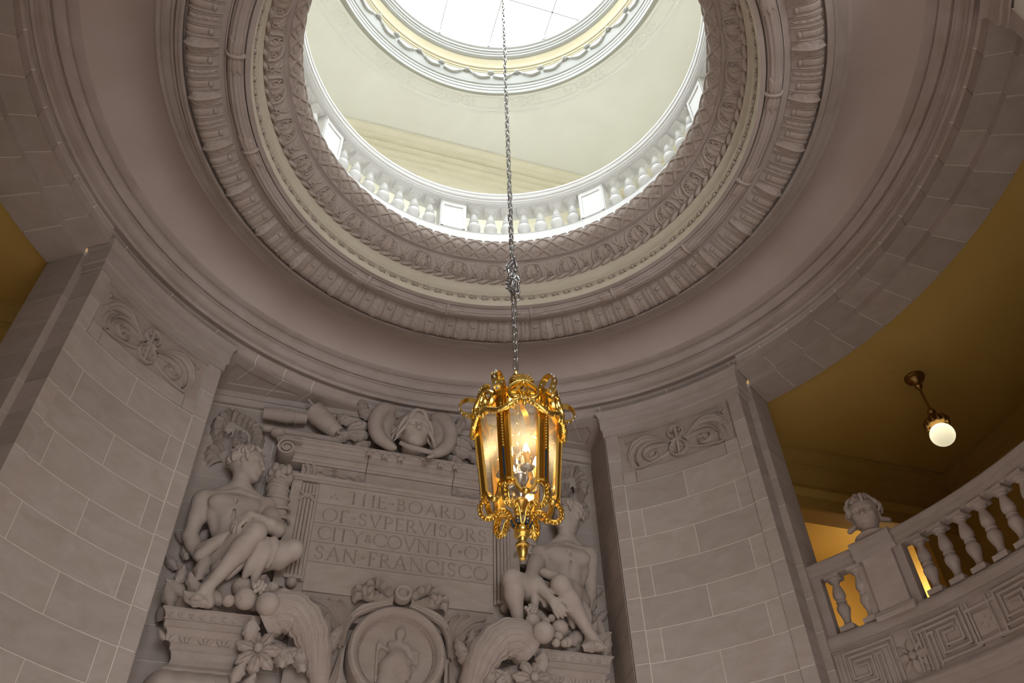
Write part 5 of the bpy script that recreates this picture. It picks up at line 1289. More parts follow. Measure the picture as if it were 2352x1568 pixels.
    for u, v_, an, ln, wd in [(.35, .2, .8, .3, .16), (.48, .05, 1.4, .3, .16), (.5, .3, 1.9, .26, .14), (.42, .5, 1.2, .28, .14), (.2, .1, 1.1, .26, .15), (.3, .02, 2.2, .24, .15), (.55, .62, 1.0, .22, .12), (.52, .95, .9, .2, .1)]:
        obj('leaf', MB().add(*leaf_geo((u, v_), an, ln, wd, .08, flat_map(-.28 if v_ < .45 else -.02, 0, 0, s), lobes=3, n=12, seg=7, bend=-.4)).mesh('leaf', 'carve', 60), rk, (s * 1.9, 4.6, 5.68))
    # leaf rosette hanging from the console corner
    lr_ = bpy.data.objects.new('leaf_rosette', None); COL.objects.link(lr_); lr_.parent = co; lr_.location = (s * (1.44 - 1.93), 4.15 - 4.65, 5.32 - 5.10)
    for k in range(7):
        a_ = k * 2 * pi / 7 + .3
        obj('leaf', MB().add(*leaf_geo((.02 * cos(a_), .03 * sin(a_)), a_, .19, .15, .09, flat_map(-.02, 0, 0, s), lobes=3, n=12, seg=9, vein=.5)).mesh('leaf', 'carve', 60), lr_)
    obj('heart', MB().add(*ell_geo((0, -.09, .01), (.05, .05, .05), 10, 8)).mesh('heart', 'carve', 60), lr_)
    obj('stem', MB().add(*tube_geo(bez([(0, .0, 0), (s * -.05, .1, .05), (s * -.1, .3, .1)], 8), .05, 8)).mesh('stem', 'carve', 60), lr_)
    for dz, dx in ((-.22, .1), (-.33, -.02)):
        obj('leaf', MB().add(*leaf_geo((dx, dz + .1), -1.2, .22, .14, .08, flat_map(-.02, 0, 0, s), lobes=3, n=12, seg=7)).mesh('leaf', 'carve', 60), lr_)

# ================================================================ BALUSTRADES
def turned(prof, n=16):
    V = []
    for i in range(n):
        a = 2 * pi * i / n; V += [(r * cos(a), r * sin(a), z) for r, z in prof]
    return V, grid_faces(n, len(prof), True)
def sbox(x, z0, z1): return box_geo(-x, x, -x, x, z0, z1)
# ---- around the oculus
ocb = thing('oculus_balustrade', 'round white marble balustrade standing on the rim of the oculus', 'balustrade', (0, 0, 10.62))
pb = [(.072, .045), (.075, .06), (.06, .075), (.045, .10), (.05, .13), (.078, .18), (.092, .225), (.094, .26), (.082, .30), (.055, .335), (.05, .345), (.068, .352), (.07, .368), (.052, .375), (.05, .385), (.066, .392), (.066, .405), (.05, .415), (.058, .45), (.056, .48), (.044, .52), (.036, .55), (.036, .565), (.05, .575), (.052, .59), (.06, .60), (.075, .615), (.078, .628)]
mb = MB().add(*sbox(.085, 0, .045)).add(*turned(pb)).add(*sbox(.088, .625, .665))
me_bal = mb.mesh('baluster', 'marble', 40)
RB = 2.60
for k in range(8):
    for i in range(7):
        a = 45 * k + 7.0 + 5.1667 * i
        obj('baluster', me_bal, ocb, (RB * sin(rad(a)), RB * cos(rad(a)), 0), -rad(a))
for k in range(8):
    c = 45 * k
    ped = obj('pedestal', make_mesh('pedestal', *polar_box(2.50, 2.71, c - 4.2, c + 4.2, 0, .67, 4), 'marble', 30), ocb)
    mb = MB()
    for (a0, a1, z0, z1) in ((-3.9, -3.1, .06, .60), (3.1, 3.9, .06, .60), (-3.9, 3.9, .06, .12), (-3.9, 3.9, .54, .60)):
        mb.add(*polar_box(2.488, 2.51, c + a0, c + a1, z0, z1, 4))
    obj('panel_frame', mb.mesh('panel_frame', 'marble', 30), ped)
rp = [(2.47, .665), (2.455, .67), (2.45, .695), (2.44, .70), (2.44, .735), (2.425, .745), (2.42, .77), (2.42, .80), (2.41, .815), (2.41, .85), (2.43, .865), (2.74, .865), (2.76, .85), (2.76, .80), (2.74, .77), (2.74, .665)]
obj('handrail', make_mesh('handrail', *lathe_geo(rp, n=180, closed_prof=True), 'marble', 30), ocb)
# ---- balcony on the right (and its unseen twin on the left keeps the room symmetrical)
pbb = [(.068, .05), (.070, .062), (.055, .072), (.042, .085), (.037, .11), (.042, .15), (.058, .20), (.068, .235), (.068, .262), (.058, .285), (.045, .30), (.043, .308), (.055, .315), (.056, .33), (.046, .337), (.047, .35), (.062, .375), (.066, .40), (.060, .44), (.046, .485), (.036, .52), (.036, .535), (.05, .545), (.052, .56), (.066, .572), (.07, .582)]
me_bb = MB().add(*sbox(.078, 0, .05)).add(*turned(pbb)).add(*sbox(.080, .58, .62)).mesh('baluster', 'stone', 40)
def balcony(s):
    nm = 'right' if s > 0 else 'left'; c = 90 * s
    t = thing('balcony_balustrade', 'curved stone balcony balustrade with key pattern band at the %s of the piers' % nm, 'balustrade', (0, 0, 5.30), 'balcony balustrades')
    Z = 5.30
    def pb_(nm_, r0, r1, a0, a1, z0, z1, n=None, par=None): return obj(nm_, make_mesh(nm_, *polar_box(r0, r1, a0, a1, z0 - Z, z1 - Z, n), 'stone', 30), par or t)
    lo, hi = c - 32.3, c + 32.3
    dec = [(4.93, 5.425), (4.925, 5.41), (4.90, 5.40), (4.895, 5.375), (4.88, 5.37), (4.87, 5.30), (4.87, 5.255), (4.855, 5.25), (4.85, 5.235), (4.885, 5.23), (4.885, 4.745), (4.86, 4.74), (4.855, 4.72), (4.83, 4.71), (4.825, 4.69), (4.845, 4.67), (4.85, 4.62), (4.86, 4.60), (4.86, 4.56), (4.90, 4.55), (4.92, 4.48), (4.93, 4.30), (5.1, 4.30), (5.1, 5.425)]
    obj('base_beam', make_mesh('base_beam', *lathe_geo([(r, z - Z) for r, z in dec], lo, hi, 50, True), 'stone', 25), t)
    rail = [(4.935, 6.045), (4.93, 6.05), (4.925, 6.075), (4.905, 6.085), (4.90, 6.105), (4.90, 6.14), (4.885, 6.15), (4.88, 6.165), (4.88, 6.20), (4.89, 6.215), (5.08, 6.215), (5.09, 6.20), (5.09, 6.15), (5.06, 6.10), (5.05, 6.045)]
    obj('handrail', make_mesh('handrail', *lathe_geo([(r, z - Z) for r, z in rail], lo, hi, 50, True), 'stone', 25), t)
    angs = [29.65, 26.6] + [18.25 - 2.8 * i for i in range(14)] + [-26.6, -29.65]
    for a_ in angs:
        a = c + s * -a_ if s > 0 else c + a_
        o = obj('baluster', me_bb, t, (4.985 * sin(rad(a)), 4.985 * cos(rad(a)), 5.425 - Z), -rad(a))
    for q in (-1, 1):
        pa = c + q * 23.2
        p = pb_('pedestal', 4.895, 5.075, pa - 1.95, pa + 1.95, 5.42, 6.06, 3)
        capp = [(4.895, 6.03), (4.885, 6.04), (4.88, 6.06), (4.865, 6.07), (4.86, 6.10), (4.86, 6.135), (4.84, 6.15), (4.835, 6.165), (4.835, 6.22), (4.85, 6.235), (5.11, 6.235), (5.11, 6.03)]
        obj('pedestal_cap', make_mesh('pedestal_cap', *lathe_geo([(r, z - Z) for r, z in capp], pa - 2.75, pa + 2.75, 5, True), 'stone', 25), p)
        bs = [(4.85, 5.36), (4.85, 5.41), (4.865, 5.42), (4.87, 5.445), (4.885, 5.46), (5.09, 5.46), (5.09, 5.36)]
        obj('pedestal_base', make_mesh('pedestal_base', *lathe_geo([(r, z - Z) for r, z in bs], pa - 2.5, pa + 2.5, 5, True), 'stone', 25), p)
        for e in (-1, 1):
            pb_('half_pier', 4.935, 5.05, *sorted((pa + e * 2.0, pa + e * 3.1)), 5.425, 6.05, 1)
            a2 = c + e * 31.7 if e == q else None
            if a2: pb_('half_pier', 4.935, 5.05, a2 - .55, a2 + .55, 5.425, 6.05, 1)
        # square rosette tile under the pedestal
        def km(u, v, h, pa=pa):
            a = pa + math.degrees(u / 4.885); r = 4.885 - h; x_ = pp(r, a, 4.955 + v - Z); return x_
        mb = MB()
        for aa in range(4):
            a_ = aa * pi / 2
            mb.add(*leaf_geo((.03 * cos(a_), .03 * sin(a_)), a_, .12, .12, .05, km, lobes=1, n=9, seg=7, vein=.3))
            a_ += pi / 4; mb.add(*leaf_geo((.05 * cos(a_), .05 * sin(a_)), a_, .13, .05, .03, km, lobes=2, n=8, seg=5))
        V, F = ell_geo((0, 0, .02), (.042, .042, .035), 10, 7); mb.add([km(*v_) for v_ in V], F)
        obj('rosette', mb.mesh('rosette', 'carve', 60), t)
        for (u0, u1, v0, v1) in ((-.155, -.135, -.19, .19), (.135, .155, -.19, .19), (-.20, -.185, -.21, .21), (.185, .20, -.21, .21)):
            pb_('tile_fillet', 4.868, 4.89, pa + math.degrees(u0 / 4.885), pa + math.degrees(u1 / 4.885), 4.955 + v0, 4.955 + v1, 1)
    # key fret strips in (u, v), u along the curve from a centre angle
    def fret(ca, mir, par):
        H_ = .20
        seg = [((-.30, -H_), (-.30, H_)), ((-.25, -H_), (-.25, H_ - .05)), ((-.30, H_), (.22, H_)), ((-.25, H_ - .05), (.17, H_ - .05)), ((.17, H_ - .05), (.17, -.06)), ((.22, H_), (.22, -.12)), ((.17, -.06), (.0, -.06)), ((.22, -.12), (-.05, -.12)), ((.0, -.06), (.0, .05)), ((-.05, -.12), (-.05, .10)), ((.0, .05), (.10, .05)), ((-.05, .10), (.12, .10)), ((-.16, -H_), (-.16, .08)), ((-.11, -H_ + .0), (-.11, .08)), ((-.16, .10), (-.10, .10)), ((-.11, -.18), (.30, -.18)), ((.30, -.18), (.30, .20))]
        mb = MB()
        for (a0, b0), (a1, b1) in seg:
            u0, u1 = sorted((mir * a0, mir * a1)); v0, v1 = sorted((b0, b1)); w_ = .011
            mb.add(*polar_box(4.866, 4.89, ca + math.degrees((u0 - w_) / 4.885), ca + math.degrees((u1 + w_) / 4.885), 4.985 + v0 - w_ - Z, 4.985 + v1 + w_ - Z, 2))
        obj('key_fret', mb.mesh('key_fret', 'stone', 25), par)
    for q in (-1, 1):
        for ca, mir in ((19.0, 1), (9.6, -1), (4.6, 1), (28.6, -1)):
            fret(c + q * (ca if ca < 25 else 28.4), mir * -q, t)
        sqa = c + q * 14.1
        sqm = MB()
        for (u0, u1, v0, v1) in ((-.14, .14, .14, .165), (-.14, .14, -.165, -.14), (-.165, -.14, -.165, .165), (.14, .165, -.165, .165), (-.10, .10, -.10, .10)):
            sqm.add(*polar_box(4.866 if abs(u0) > .11 or abs(v0) > .11 else 4.873, 4.89, sqa + math.degrees(u0 / 4.885), sqa + math.degrees(u1 / 4.885), 4.975 + v0 - Z, 4.975 + v1 - Z, 2))
        obj('key_square', sqm.mesh('key_square', 'stone', 25), t)
        cr_ = MB()
        for a_ in range(4):
            cr_.add(*polar_box(4.866, 4.875, sqa + math.degrees((-.012 + .045 * cos(a_ * pi / 2)) / 4.885), sqa + math.degrees((.012 + .045 * cos(a_ * pi / 2)) / 4.885), 4.975 - .012 + .045 * sin(a_ * pi / 2) - Z, 4.975 + .012 + .045 * sin(a_ * pi / 2) - Z, 1))
        obj('cross_mark', cr_.mesh('cross_mark', 'carve', 25), t)
    return t
balcony(1); balcony(-1)
# ---- carved head on the pedestal
pa = 66.8
hx = A3(pp(4.98, pa, 6.235))
hd = thing('carved_head', 'carved stone head finial on the balcony pedestal beside the rail', 'finial', tuple(hx))
v = Vol((-.30, -.30, -.02), (.30, .30, .58), .009)
Bq = basis((-.75, -.65, -.12))
head_sdf(v, (0, 0, .31), Bq, .42)
hair_locks(v, (0, 0, .31), Bq, .42, [(85, 25, 0, 360, 14, .43), (40, -15, 75, 285, 14, .43)], 2)
v.cone((0, 0, .14), .085, (0, 0, .05), .11, .04)
for q in (-1, 1): v.cone(A3((0, 0, .22)) + Bq @ A3((q * .13, -.02, 0)), .03, A3((0, 0, .20)) + Bq @ A3((q * .21, -.04, -.01)), .028, .02)
obj('head', v.mesh('head', 'carve'), hd)
mb = MB().add(*turned([(.0, .0), (.19, .0), (.19, .03), (.165, .04), (.15, .06), (.12, .085), (.11, .10), (.0, .10)], 24))
obj('plinth', mb.mesh('plinth', 'carve', 30), hd)

# ================================================================ GLOBE LAMP IN THE CORRIDOR
LX, LY = 6.17, 1.90
lampx = thing('globe_lamp', 'bronze rod pendant lamp with lit white glass globe', 'lamp', (LX, LY, 7.78))
obj('canopy', MB().add(*turned([(.0, 1.12), (.13, 1.12), (.13, 1.10), (.115, 1.09), (.11, 1.06), (.07, 1.03), (.05, 1.00), (.045, .97), (.05, .95), (.03, .93), (.02, .90)], 24)).mesh('canopy', 'bronze', 40), lampx)
obj('rod', MB().add(*tube_geo([(0, 0, .94), (0, 0, .50)], .014, 10)).mesh('rod', 'bronze', 40), lampx)
obj('collar', MB().add(*turned([(.014, .56), (.04, .55), (.055, .52), (.045, .49), (.03, .48), (.04, .46), (.08, .44), (.11, .40), (.13, .35), (.135, .31), (.12, .30), (.0, .30)], 24)).mesh('collar', 'bronze', 40), lampx)
for k in range(12):
    a = 2 * pi * k / 12
    obj('crown_leaf', MB().add(*ell_geo((.125 * cos(a), .125 * sin(a), .345), (.036, .036, .055), 8, 6)).mesh('crown_leaf', 'bronze', 60), lampx)
gm = bpy.data.materials.new('frosted_lit_globe'); gm.use_nodes = True
nt = gm.node_tree; nt.nodes.clear(); o_ = nt.nodes.new('ShaderNodeOutputMaterial'); e_ = nt.nodes.new('ShaderNodeEmission'); lw = nt.nodes.new('ShaderNodeTexCoord')
gr = nt.nodes.new('ShaderNodeTexGradient'); gr.gradient_type = 'SPHERICAL'; mpg = nt.nodes.new('ShaderNodeMapping'); mpg.inputs['Location'].default_value = (0.02, 0.06, -0.5); mpg.inputs['Scale'].default_value = (4.2, 4.2, 4.2)
mpg.inputs['Location'].default_value = (0, 0, -.98)
nt.links.new(lw.outputs['Object'], mpg.inputs[0]); nt.links.new(mpg.outputs[0], gr.inputs[0])
mr = nt.nodes.new('ShaderNodeMapRange'); mr.inputs[3].default_value = 0.45; mr.inputs[4].default_value = 2.2
nt.links.new(gr.outputs[0], mr.inputs[0]); e_.inputs[0].default_value = (1.0, .88, .58, 1); nt.links.new(mr.outputs[0], e_.inputs[1]); nt.links.new(e_.outputs[0], o_.inputs[0])
M['globe'] = gm
obj('globe', MB().add(*ell_geo((0, 0, .155), (.147, .147, .147), 32, 20)).mesh('globe', 'globe', 180), lampx)
# the lit rooms beyond each corridor have a lamp of the same kind, out of sight
for s in (-1, 1):
    l = bpy.data.lights.new('room_lamp', 'POINT'); l.energy = 30; l.color = (1.0, .80, .50); l.shadow_soft_size = .15
    o = bpy.data.objects.new('room_lamp', l); o.location = (s * 7.7, 5.1, 7.6); COL.objects.link(o)
    if s < 0:
        l = bpy.data.lights.new('corridor_lamp', 'POINT'); l.energy = 1.5; l.color = (1.0, .80, .50); l.shadow_soft_size = .15
        o = bpy.data.objects.new('corridor_lamp', l); o.location = (-6.17, 1.9, 7.9); COL.objects.link(o)
# small ceiling discs
for nm, (x, y, z), lab in (('ceiling_disc', (5.79, 1.93, 8.9), 'small round cover on the ochre ceiling beside the globe lamp'), ('ceiling_disc', (3.31, 2.48, 15.2), 'small round cover on the cream ceiling of the upper room')):
    o = obj(nm, MB().add(*turned([(0, -.012), (.05, -.012), (.055, -.006), (.055, .01)], 24)).mesh(nm, 'ochre' if z < 10 else 'cream', 40), None, (x, y, z)); tag(o, lab, 'ceiling cover')

# ================================================================ CHAIN
chn = thing('hanging_chain', 'long steel chain with a tangled knot hanging from the skylight to the lantern', 'chain', (0, 0, 5.80))
def link_geo(L=.118, w=.052, r=.0085, n=20, seg=7):
    P = []
    for i in range(n):
        a = 2 * pi * i / n; x = (w / 2 - r) * cos(a); z = (L / 2 - w / 2) * (1 if sin(a) > 0 else -1 if sin(a) < 0 else 0) + (w / 2 - r) * sin(a)
        P.append(np.array((x, 0, z)))
    V = []
    for i in range(n):
        t = P[(i + 1) % n] - P[i - 1]; t /= np.linalg.norm(t); u = np.array((0, 1.0, 0)); w_ = np.cross(t, u)
        V += [tuple(P[i] + r * (cos(2 * pi * j / seg) * u + sin(2 * pi * j / seg) * w_)) for j in range(seg)]
    return V, grid_faces(n, seg, True, True)
me_l = MB().add(*link_geo()).mesh('link', 'steel', 180)
pit = .0905
z = .045; k = 0
rnd = random.Random(5)
while z < 10.03:
    if not (1.02 < z < 1.10):
        o = obj('link', me_l, chn, (rnd.uniform(-.003, .003), rnd.uniform(-.003, .003), z)); o.rotation_euler = (rnd.uniform(-.05, .05), rnd.uniform(-.06, .06), .35 + (pi / 2) * (k % 2) + rnd.uniform(-.12, .12))
    z += pit; k += 1
for i in range(22):
    t = i / 21; a = t * 4 * pi
    o = obj('link', me_l, chn, (.034 * cos(a) + rnd.uniform(-.008, .008), .030 * sin(a) + rnd.uniform(-.01, .01), .83 + .42 * abs(2 * ((t * 1.5) % 1) - 1) * .95))
    o.rotation_euler = (rnd.uniform(-.5, .5), rnd.uniform(-.5, .5), rnd.uniform(0, pi))

# ================================================================ LANTERN
LPH = 180 - (-21) + 18.43       # plan angle of the first corner
lan = thing('hanging_lantern', 'ornate gilt hexagonal lantern with glass panes and lit candle bulbs on the chain', 'lantern', (0, 0, 4.22))
Z0 = 4.22
def lp(r, a, z): return A3((r * sin(rad(a)), r * cos(rad(a)), z - Z0))
ZT, ZB, RT, RBm = 5.32, 4.64, .300, .238
def Rz(z): return RBm + (RT - RBm) * (z - ZB) / (ZT - ZB)
def lat(f):  # map builder for radial plane curves (rho, z)
    return f
for k in range(6):
    a = LPH + 60 * k
    er = lp(1, a, Z0); et = A3((cos(rad(a)), -sin(rad(a)), 0)); ez = A3((0, 0, 1.0))
    # corner post: folded around the hexagon corner, with flutes
    sec = [(-.046, -.0265), (-.046, -.010), (-.036, -.004), (-.033, -.010), (-.027, .001), (-.024, -.005), (-.016, .010), (-.013, .004), (-.011, .018), (.011, .018), (.013, .004), (.016, .010), (.024, -.005), (.027, .001), (.033, -.010), (.036, -.004), (.046, -.010), (.046, -.0265), (0, -.004)]
    V = []
    nz = 6
    for i in range(nz):
        z = ZB + (ZT - ZB) * i / (nz - 1)
        for t_, r_ in sec: V.append(tuple(lp(Rz(z) + r_, a, z) + et * t_))
    ns = len(sec)
    post = obj('corner_post', make_mesh('corner_post', V, grid_faces(nz, ns, False, True) + [tuple(range(ns)), tuple(range(ns * nz - 1, ns * (nz - 1) - 1, -1))], 'gold', 25), lan)
    obj('enamel_strip', make_mesh('enamel', *ribbon_geo([lp(Rz(4.68) + .0185, a, 4.68), lp(Rz(4.88) + .0185, a, 4.88)], et, .012, .004), 'enamel', None), post)
    mb = MB()
    for q in range(16):
        z = 4.90 + .022 * q; mb.add(*ell_geo(tuple(lp(Rz(z) + .019, a, z)), (.006, .006, .008), 6, 4))
    obj('bead_row', mb.mesh('bead_row', 'goldd', 180), post)
    # capital and foot of the post
    mb = MB()
    for z0, z1, w0, w1 in ((5.30, 5.315, .050, .050), (5.315, 5.345, .036, .046), (5.345, 5.355, .050, .050)):
        Vq = []
        for z, w_ in ((z0, w0), (z1, w1)):
            for x_, y_ in ((-w_, -.03), (w_, -.03), (w_, .024), (-w_, .024)): Vq.append(tuple(lp(Rz(z) + y_, a, z) + et * x_))
        mb.add(Vq, grid_faces(2, 4, False, True) + [(3, 2, 1, 0), (4, 5, 6, 7)])
    obj('post_capital', mb.mesh('post_capital', 'gold', 25), post)
    # top scroll loop
    def rz(pts): return [er * x + ez * (y - Z0) for x, y in pts]
    cx, cz, R_ = .335, 5.395, .075
    loop = [(.20, 5.02), (.235, 5.10), (.262, 5.20), (.285, 5.30), (.287, 5.38)]
    loop = [(cx - .080, 5.33)] + [(cx + R_ * cos(t), cz + R_ * sin(t)) for t in np.linspace(rad(200), rad(-120), 26)] + [(cx - .055, cz - .075)]
    sc_ = obj('top_scroll', make_mesh('s', *ribbon_geo(rz(loop), et, .046, .008), 'gold', 40), lan)
    obj('inner_curl', make_mesh('s', *ribbon_geo(rz([(cx - .045 + q[0], cz - .03 + q[1]) for q in spiral(0, 0, .036, .008, -2.2, 1.5, 26)]), et, .040, .007), 'gold', 40), sc_)
    mb = MB()
    for t in np.linspace(rad(170), rad(-70), 9): mb.add(*ell_geo(tuple(er * (cx + (R_ + .004) * cos(t)) + ez * (cz + (R_ + .004) * sin(t) - Z0)), (.011, .011, .011), 7, 5))
    obj('scroll_jewel', mb.mesh('j', 'steel', 60), sc_)
    # inner strap down inside the lantern
    ins = [(.06, 5.50), (.14, 5.50), (.20, 5.44), (.225, 5.36), (.22, 5.26), (.20, 5.16), (.195, 5.09)] 
    obj('inner_strap', make_mesh('s', *ribbon_geo(bez(rz(ins), 24), et, [.03, .04, .05, .05, .05, .05], .007), 'gold', 40), lan)
    obj('inner_curl', make_mesh('s', *ribbon_geo(rz([(.175 + q[0], 5.08 + q[1]) for q in spiral(0, 0, .032, .010, 0, -1.4, 24)]), et, .05, .006), 'gold', 40), sc_)
    # bottom scroll arm from the post to the hub
    arm = [(.236, 4.64), (.262, 4.585), (.255, 4.525), (.215, 4.495), (.170, 4.515), (.145, 4.555), (.105, 4.565), (.07, 4.53), (.052, 4.475), (.035, 4.45)]
    ar = obj('scroll_arm', make_mesh('s', *ribbon_geo(bez(rz(arm), 44), et, [.042, .042, .040, .036, .03], .012), 'gold', 40), lan)
    for e in (-1, 1):
        obj('arm_edge', make_mesh('s', *tube_geo([p + et * e * w_ for p, w_ in zip(bez(rz(arm), 40), np.interp(np.linspace(0, 1, 40), [0, .5, 1], [.021, .019, .015]))], .006, 6), 'gold', 60), ar)
    mb = MB()
    Q = bez(rz(arm), 40)
    for q in range(2, 38, 2):
        t = Q[q + 1] - Q[q - 1]; nn = np.cross(t, et); nn /= np.linalg.norm(nn)
        mb.add(*ell_geo(tuple(Q[q] + nn * .008), (.012, .012, .012), 6, 4)).add(*ell_geo(tuple(Q[q] - nn * .008), (.012, .012, .012), 6, 4))
    obj('arm_bead', mb.mesh('b', 'goldd', 180), ar)
    obj('enamel_block', make_mesh('e', *ribbon_geo(rz([(.058, 4.492), (.044, 4.452)]), et, .026, .030), 'enamel', None), ar)
    # sides between this corner and the next
    a2 = a + 60; am = a + 30
    em = lp(1, am, Z0); ets = A3((cos(rad(am)), -sin(rad(am)), 0)); ap = cos(rad(30))
    zt_, zb_ = 5.31, 4.63
    V = [tuple(em * (Rz(z) * ap - .012 + d) + ets * x * Rz(z) * .5 + ez * (z - Z0)) for d in (0, .004) for z in (zb_, zt_) for x in (-.92, .92)]
    obj('glass_pane', make_mesh('g', V, [(0, 1, 3, 2), (4, 6, 7, 5), (0, 2, 6, 4), (1, 5, 7, 3), (0, 4, 5, 1), (2, 3, 7, 6)], 'glass', None), lan)
    mb = MB()
    for z0, z1, d0 in ((5.285, 5.30, .004), (5.30, 5.33, .012), (5.33, 5.345, .020), (5.345, 5.36, .010)):
        Vq = [tuple(em * (Rz(z) * ap + d) + ets * x * (Rz(z) * .5 + d * .5) + ez * (z - Z0)) for z in (z0, z1) for d in (-.025, d0) for x in (-1, 1)]
        mb.add(Vq, [(0, 1, 3, 2), (4, 6, 7, 5), (0, 4, 5, 1), (2, 3, 7, 6), (0, 2, 6, 4), (1, 5, 7, 3)])
    obj('top_rim', mb.mesh('top_rim', 'gold', 25), lan)
    # scalloped lower rim: rises at the ends, dips in the middle
    pr = [(-.5, 4.655), (-.36, 4.66), (-.27, 4.655), (-.22, 4.615), (-.12, 4.585), (0, 4.580), (.12, 4.585), (.22, 4.615), (.27, 4.655), (.36, 4.66), (.5, 4.655)]
    obj('lower_rim', make_mesh('lr', *ribbon_geo([em * (Rz(z) * ap + .002) + ets * (x * Rz(z)) + ez * (z - Z0) for x, z in pr], em, .035, .016), 'gold', 30), lan)
    obj('rim_clasp', MB().add(*ell_geo(tuple(em * (Rz(4.58) * ap + .012) + ez * (4.575 - Z0)), (.026, .026, .022), 10, 7)).mesh('c', 'goldd', 60), lan)
    # shell ornament over the middle of the side
    def sm(u, v, h): return tuple(em * (Rz(5.34) * ap + .03 + h) + ets * u + ez * (5.30 + v - Z0))
    mb = MB()
    for q in range(9):
        an = rad(20 + 17.5 * q); mb.add(*stroke_geo([(0, .10), (.045 * cos(an), .10 + .045 * sin(an)), (.078 * cos(an), .10 + .078 * sin(an))], [.010, .022, .024], [.01, .018, .014], sm, n=8, seg=5))
    sh = obj('shell', mb.mesh('shell', 'goldd', 50), lan)
    mb = MB()
    for e in (-1, 1):
        mb.add(*stroke_geo([(0, .11), (e * .05, .09), (e * .095, .04), (e * .09, -.02), (e * .055, -.04), (e * .03, -.015), (e * .045, .01)], [.02, .035, .032, .028, .024, .018, .012], .022, sm, n=26))
        mb.add(*stroke_geo([(e * .01, .08), (e * .03, .04), (e * .012, 0), (e * .022, -.04)], [.02, .016, .02, .012], .02, sm, n=12))
    mb.add(*ell_geo(tuple(sm(0, .10, .01)), (.018, .018, .018), 8, 6))
    obj('shell_scroll', mb.mesh('shell_scroll', 'gold', 50), sh)
    obj('tassel', MB().add(*ell_geo(tuple(sm(0, -.075, .012)), (.018, .018, .034), 8, 8)).mesh('tassel', 'goldd', 60), sh)
    # garland from this shell down across the corner to the next shell
    w0 = A3(sm(0, -.035, .012)); pc_ = lp(Rz(5.17) + .030, a2, 5.165)
    am2 = am + 60; em2 = lp(1, am2, Z0); w1 = em2 * (Rz(5.34) * ap + .042) + ez * (5.265 - Z0)
    G_ = bez([w0, lerp(w0, pc_, .5) + ez * -.012 + (em * .02), pc_, lerp(w1, pc_, .5) + ez * -.012 + em2 * .02, w1], 33)
    gl_ = obj('garland', make_mesh('g', *tube_geo(G_, [.010, .016, .020, .022, .020, .016, .010], 8), 'goldd', 60), lan)
    mb = MB()
    for q in range(1, 32): mb.add(*ell_geo(tuple(G_[q] + A3((0, 0, .008)) * (-1) ** q + em * .006 * (q % 3 - 1)), (.017, .015, .014), 6, 5))
    obj('garland_leaf', mb.mesh('garland_leaf', 'gold', 60), gl_)
# centre: top finial, hub, bottom finial
ZT2 = lambda pr: [(r, z - Z0) for r, z in pr]
obj('top_finial', MB().add(*turned(ZT2([(.0, 5.44), (.05, 5.45), (.07, 5.48), (.075, 5.51), (.05, 5.53), (.03, 5.55), (.035, 5.58), (.052, 5.63), (.06, 5.67), (.055, 5.69), (.035, 5.70), (.025, 5.715), (.03, 5.73), (.018, 5.745), (.013, 5.78), (.0, 5.79)]), 20)).mesh('tf', 'gold', 40), lan)
obj('hook', MB().add(*tube_geo([(0, 0, 5.74 - Z0), (0, 0, 5.80 - Z0)], .012, 8)).mesh('hook', 'steel', 60), lan)
obj('hub', MB().add(*turned(ZT2([(.0, 4.475), (.03, 4.47), (.045, 4.455), (.05, 4.435), (.042, 4.415), (.05, 4.405), (.052, 4.39), (.04, 4.375), (.03, 4.365), (.0, 4.36)]), 20)).mesh('hub', 'gold', 40), lan)
obj('lower_finial', MB().add(*turned(ZT2([(.0, 4.37), (.028, 4.365), (.022, 4.345), (.03, 4.335), (.043, 4.325), (.043, 4.312), (.030, 4.305), (.033, 4.295), (.034, 4.28), (.028, 4.25), (.018, 4.232), (.022, 4.225), (.012, 4.218), (.0, 4.215)]), 18)).mesh('lf', 'goldd', 40), lan)
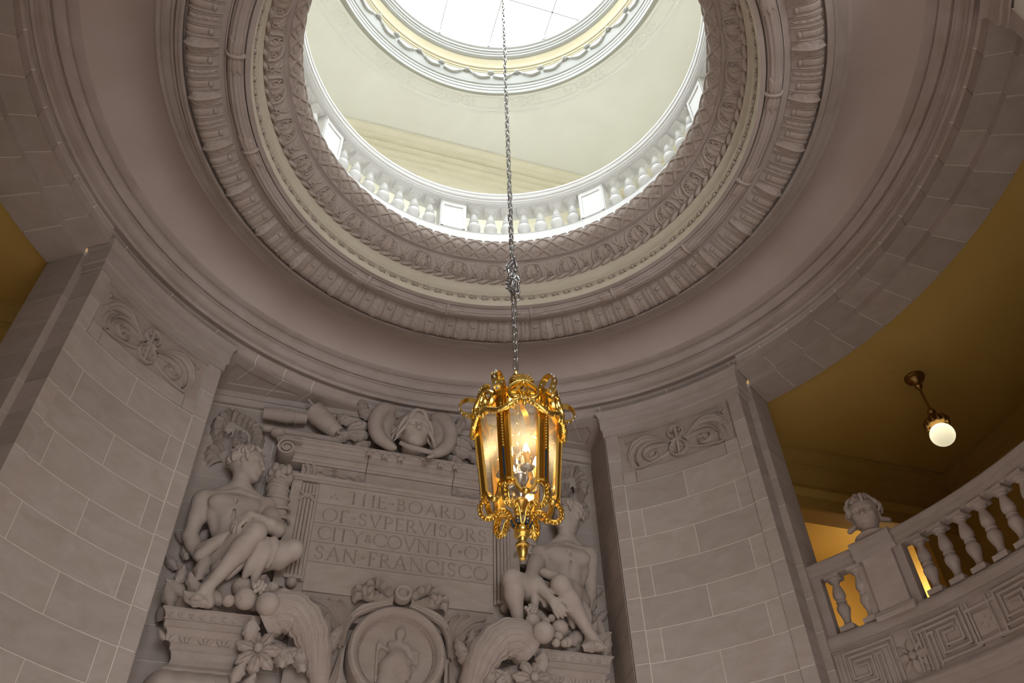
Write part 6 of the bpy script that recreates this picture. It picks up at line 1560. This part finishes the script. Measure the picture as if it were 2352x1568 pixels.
# candle cluster
cl = obj('candle_stem', MB().add(*turned(ZT2([(.0, 4.66), (.02, 4.66), (.03, 4.69), (.045, 4.72), (.03, 4.75), (.025, 4.77), (.05, 4.79), (.062, 4.82), (.05, 4.85), (.025, 4.87), (.02, 4.90), (.012, 4.93), (.0, 4.93)]), 18)).mesh('cs', 'steel', 40), lan)
obj('cluster_drop', MB().add(*turned(ZT2([(.0, 4.665), (.03, 4.66), (.05, 4.64), (.055, 4.62), (.04, 4.60), (.02, 4.585), (.025, 4.57), (.018, 4.55), (.0, 4.54)]), 16)).mesh('cd', 'goldd', 40), lan)
for i in range(6):
    o = obj('chain_link', me_l, lan, (0, 0, 4.97 + .09 * i - Z0), .3 + (pi / 2) * (i % 2))
for k in range(4):
    a = 180 - (23 + 90 * k) + 18.43
    er = lp(1, a, Z0); ez = A3((0, 0, 1.0)); R_ = .122
    P = [er * .03 + ez * (4.76 - Z0), er * .07 + ez * (4.725 - Z0), er * .11 + ez * (4.74 - Z0), er * R_ + ez * (4.80 - Z0)]
    ca = obj('candle_arm', MB().add(*tube_geo(bez(P, 14), .010, 8)).mesh('ca', 'steel', 60), lan)
    b0 = er * R_
    def tr(pr): return [(x + b0[0], y + b0[1], z) for x, y, z in turned(ZT2(pr), 16)[0]], turned(ZT2(pr), 16)[1]
    obj('drip_pan', MB().add(*tr([(.0, 4.80), (.02, 4.80), (.045, 4.815), (.048, 4.825), (.02, 4.825), (.0, 4.825)])).mesh('dp', 'steel', 40), ca)
    mb = MB().add(*tr([(.018, 4.825), (.022, 4.87), (.03, 4.91), (.034, 4.925), (.028, 4.925), (.0, 4.91)]))
    for q in range(8):
        t = 2 * pi * q / 8; mb.add(*ell_geo(tuple(b0 + A3((.031 * cos(t), .031 * sin(t), 4.925 - Z0))), (.010, .010, .014), 6, 5))
    obj('candle_cup', mb.mesh('cc', 'goldd', 50), ca)
    obj('bulb', MB().add(*tr([(.0, 4.92), (.014, 4.925), (.022, 4.95), (.023, 4.965), (.018, 4.985), (.008, 5.01), (.0, 5.03)])).mesh('bulb', 'bulb', 60), ca)
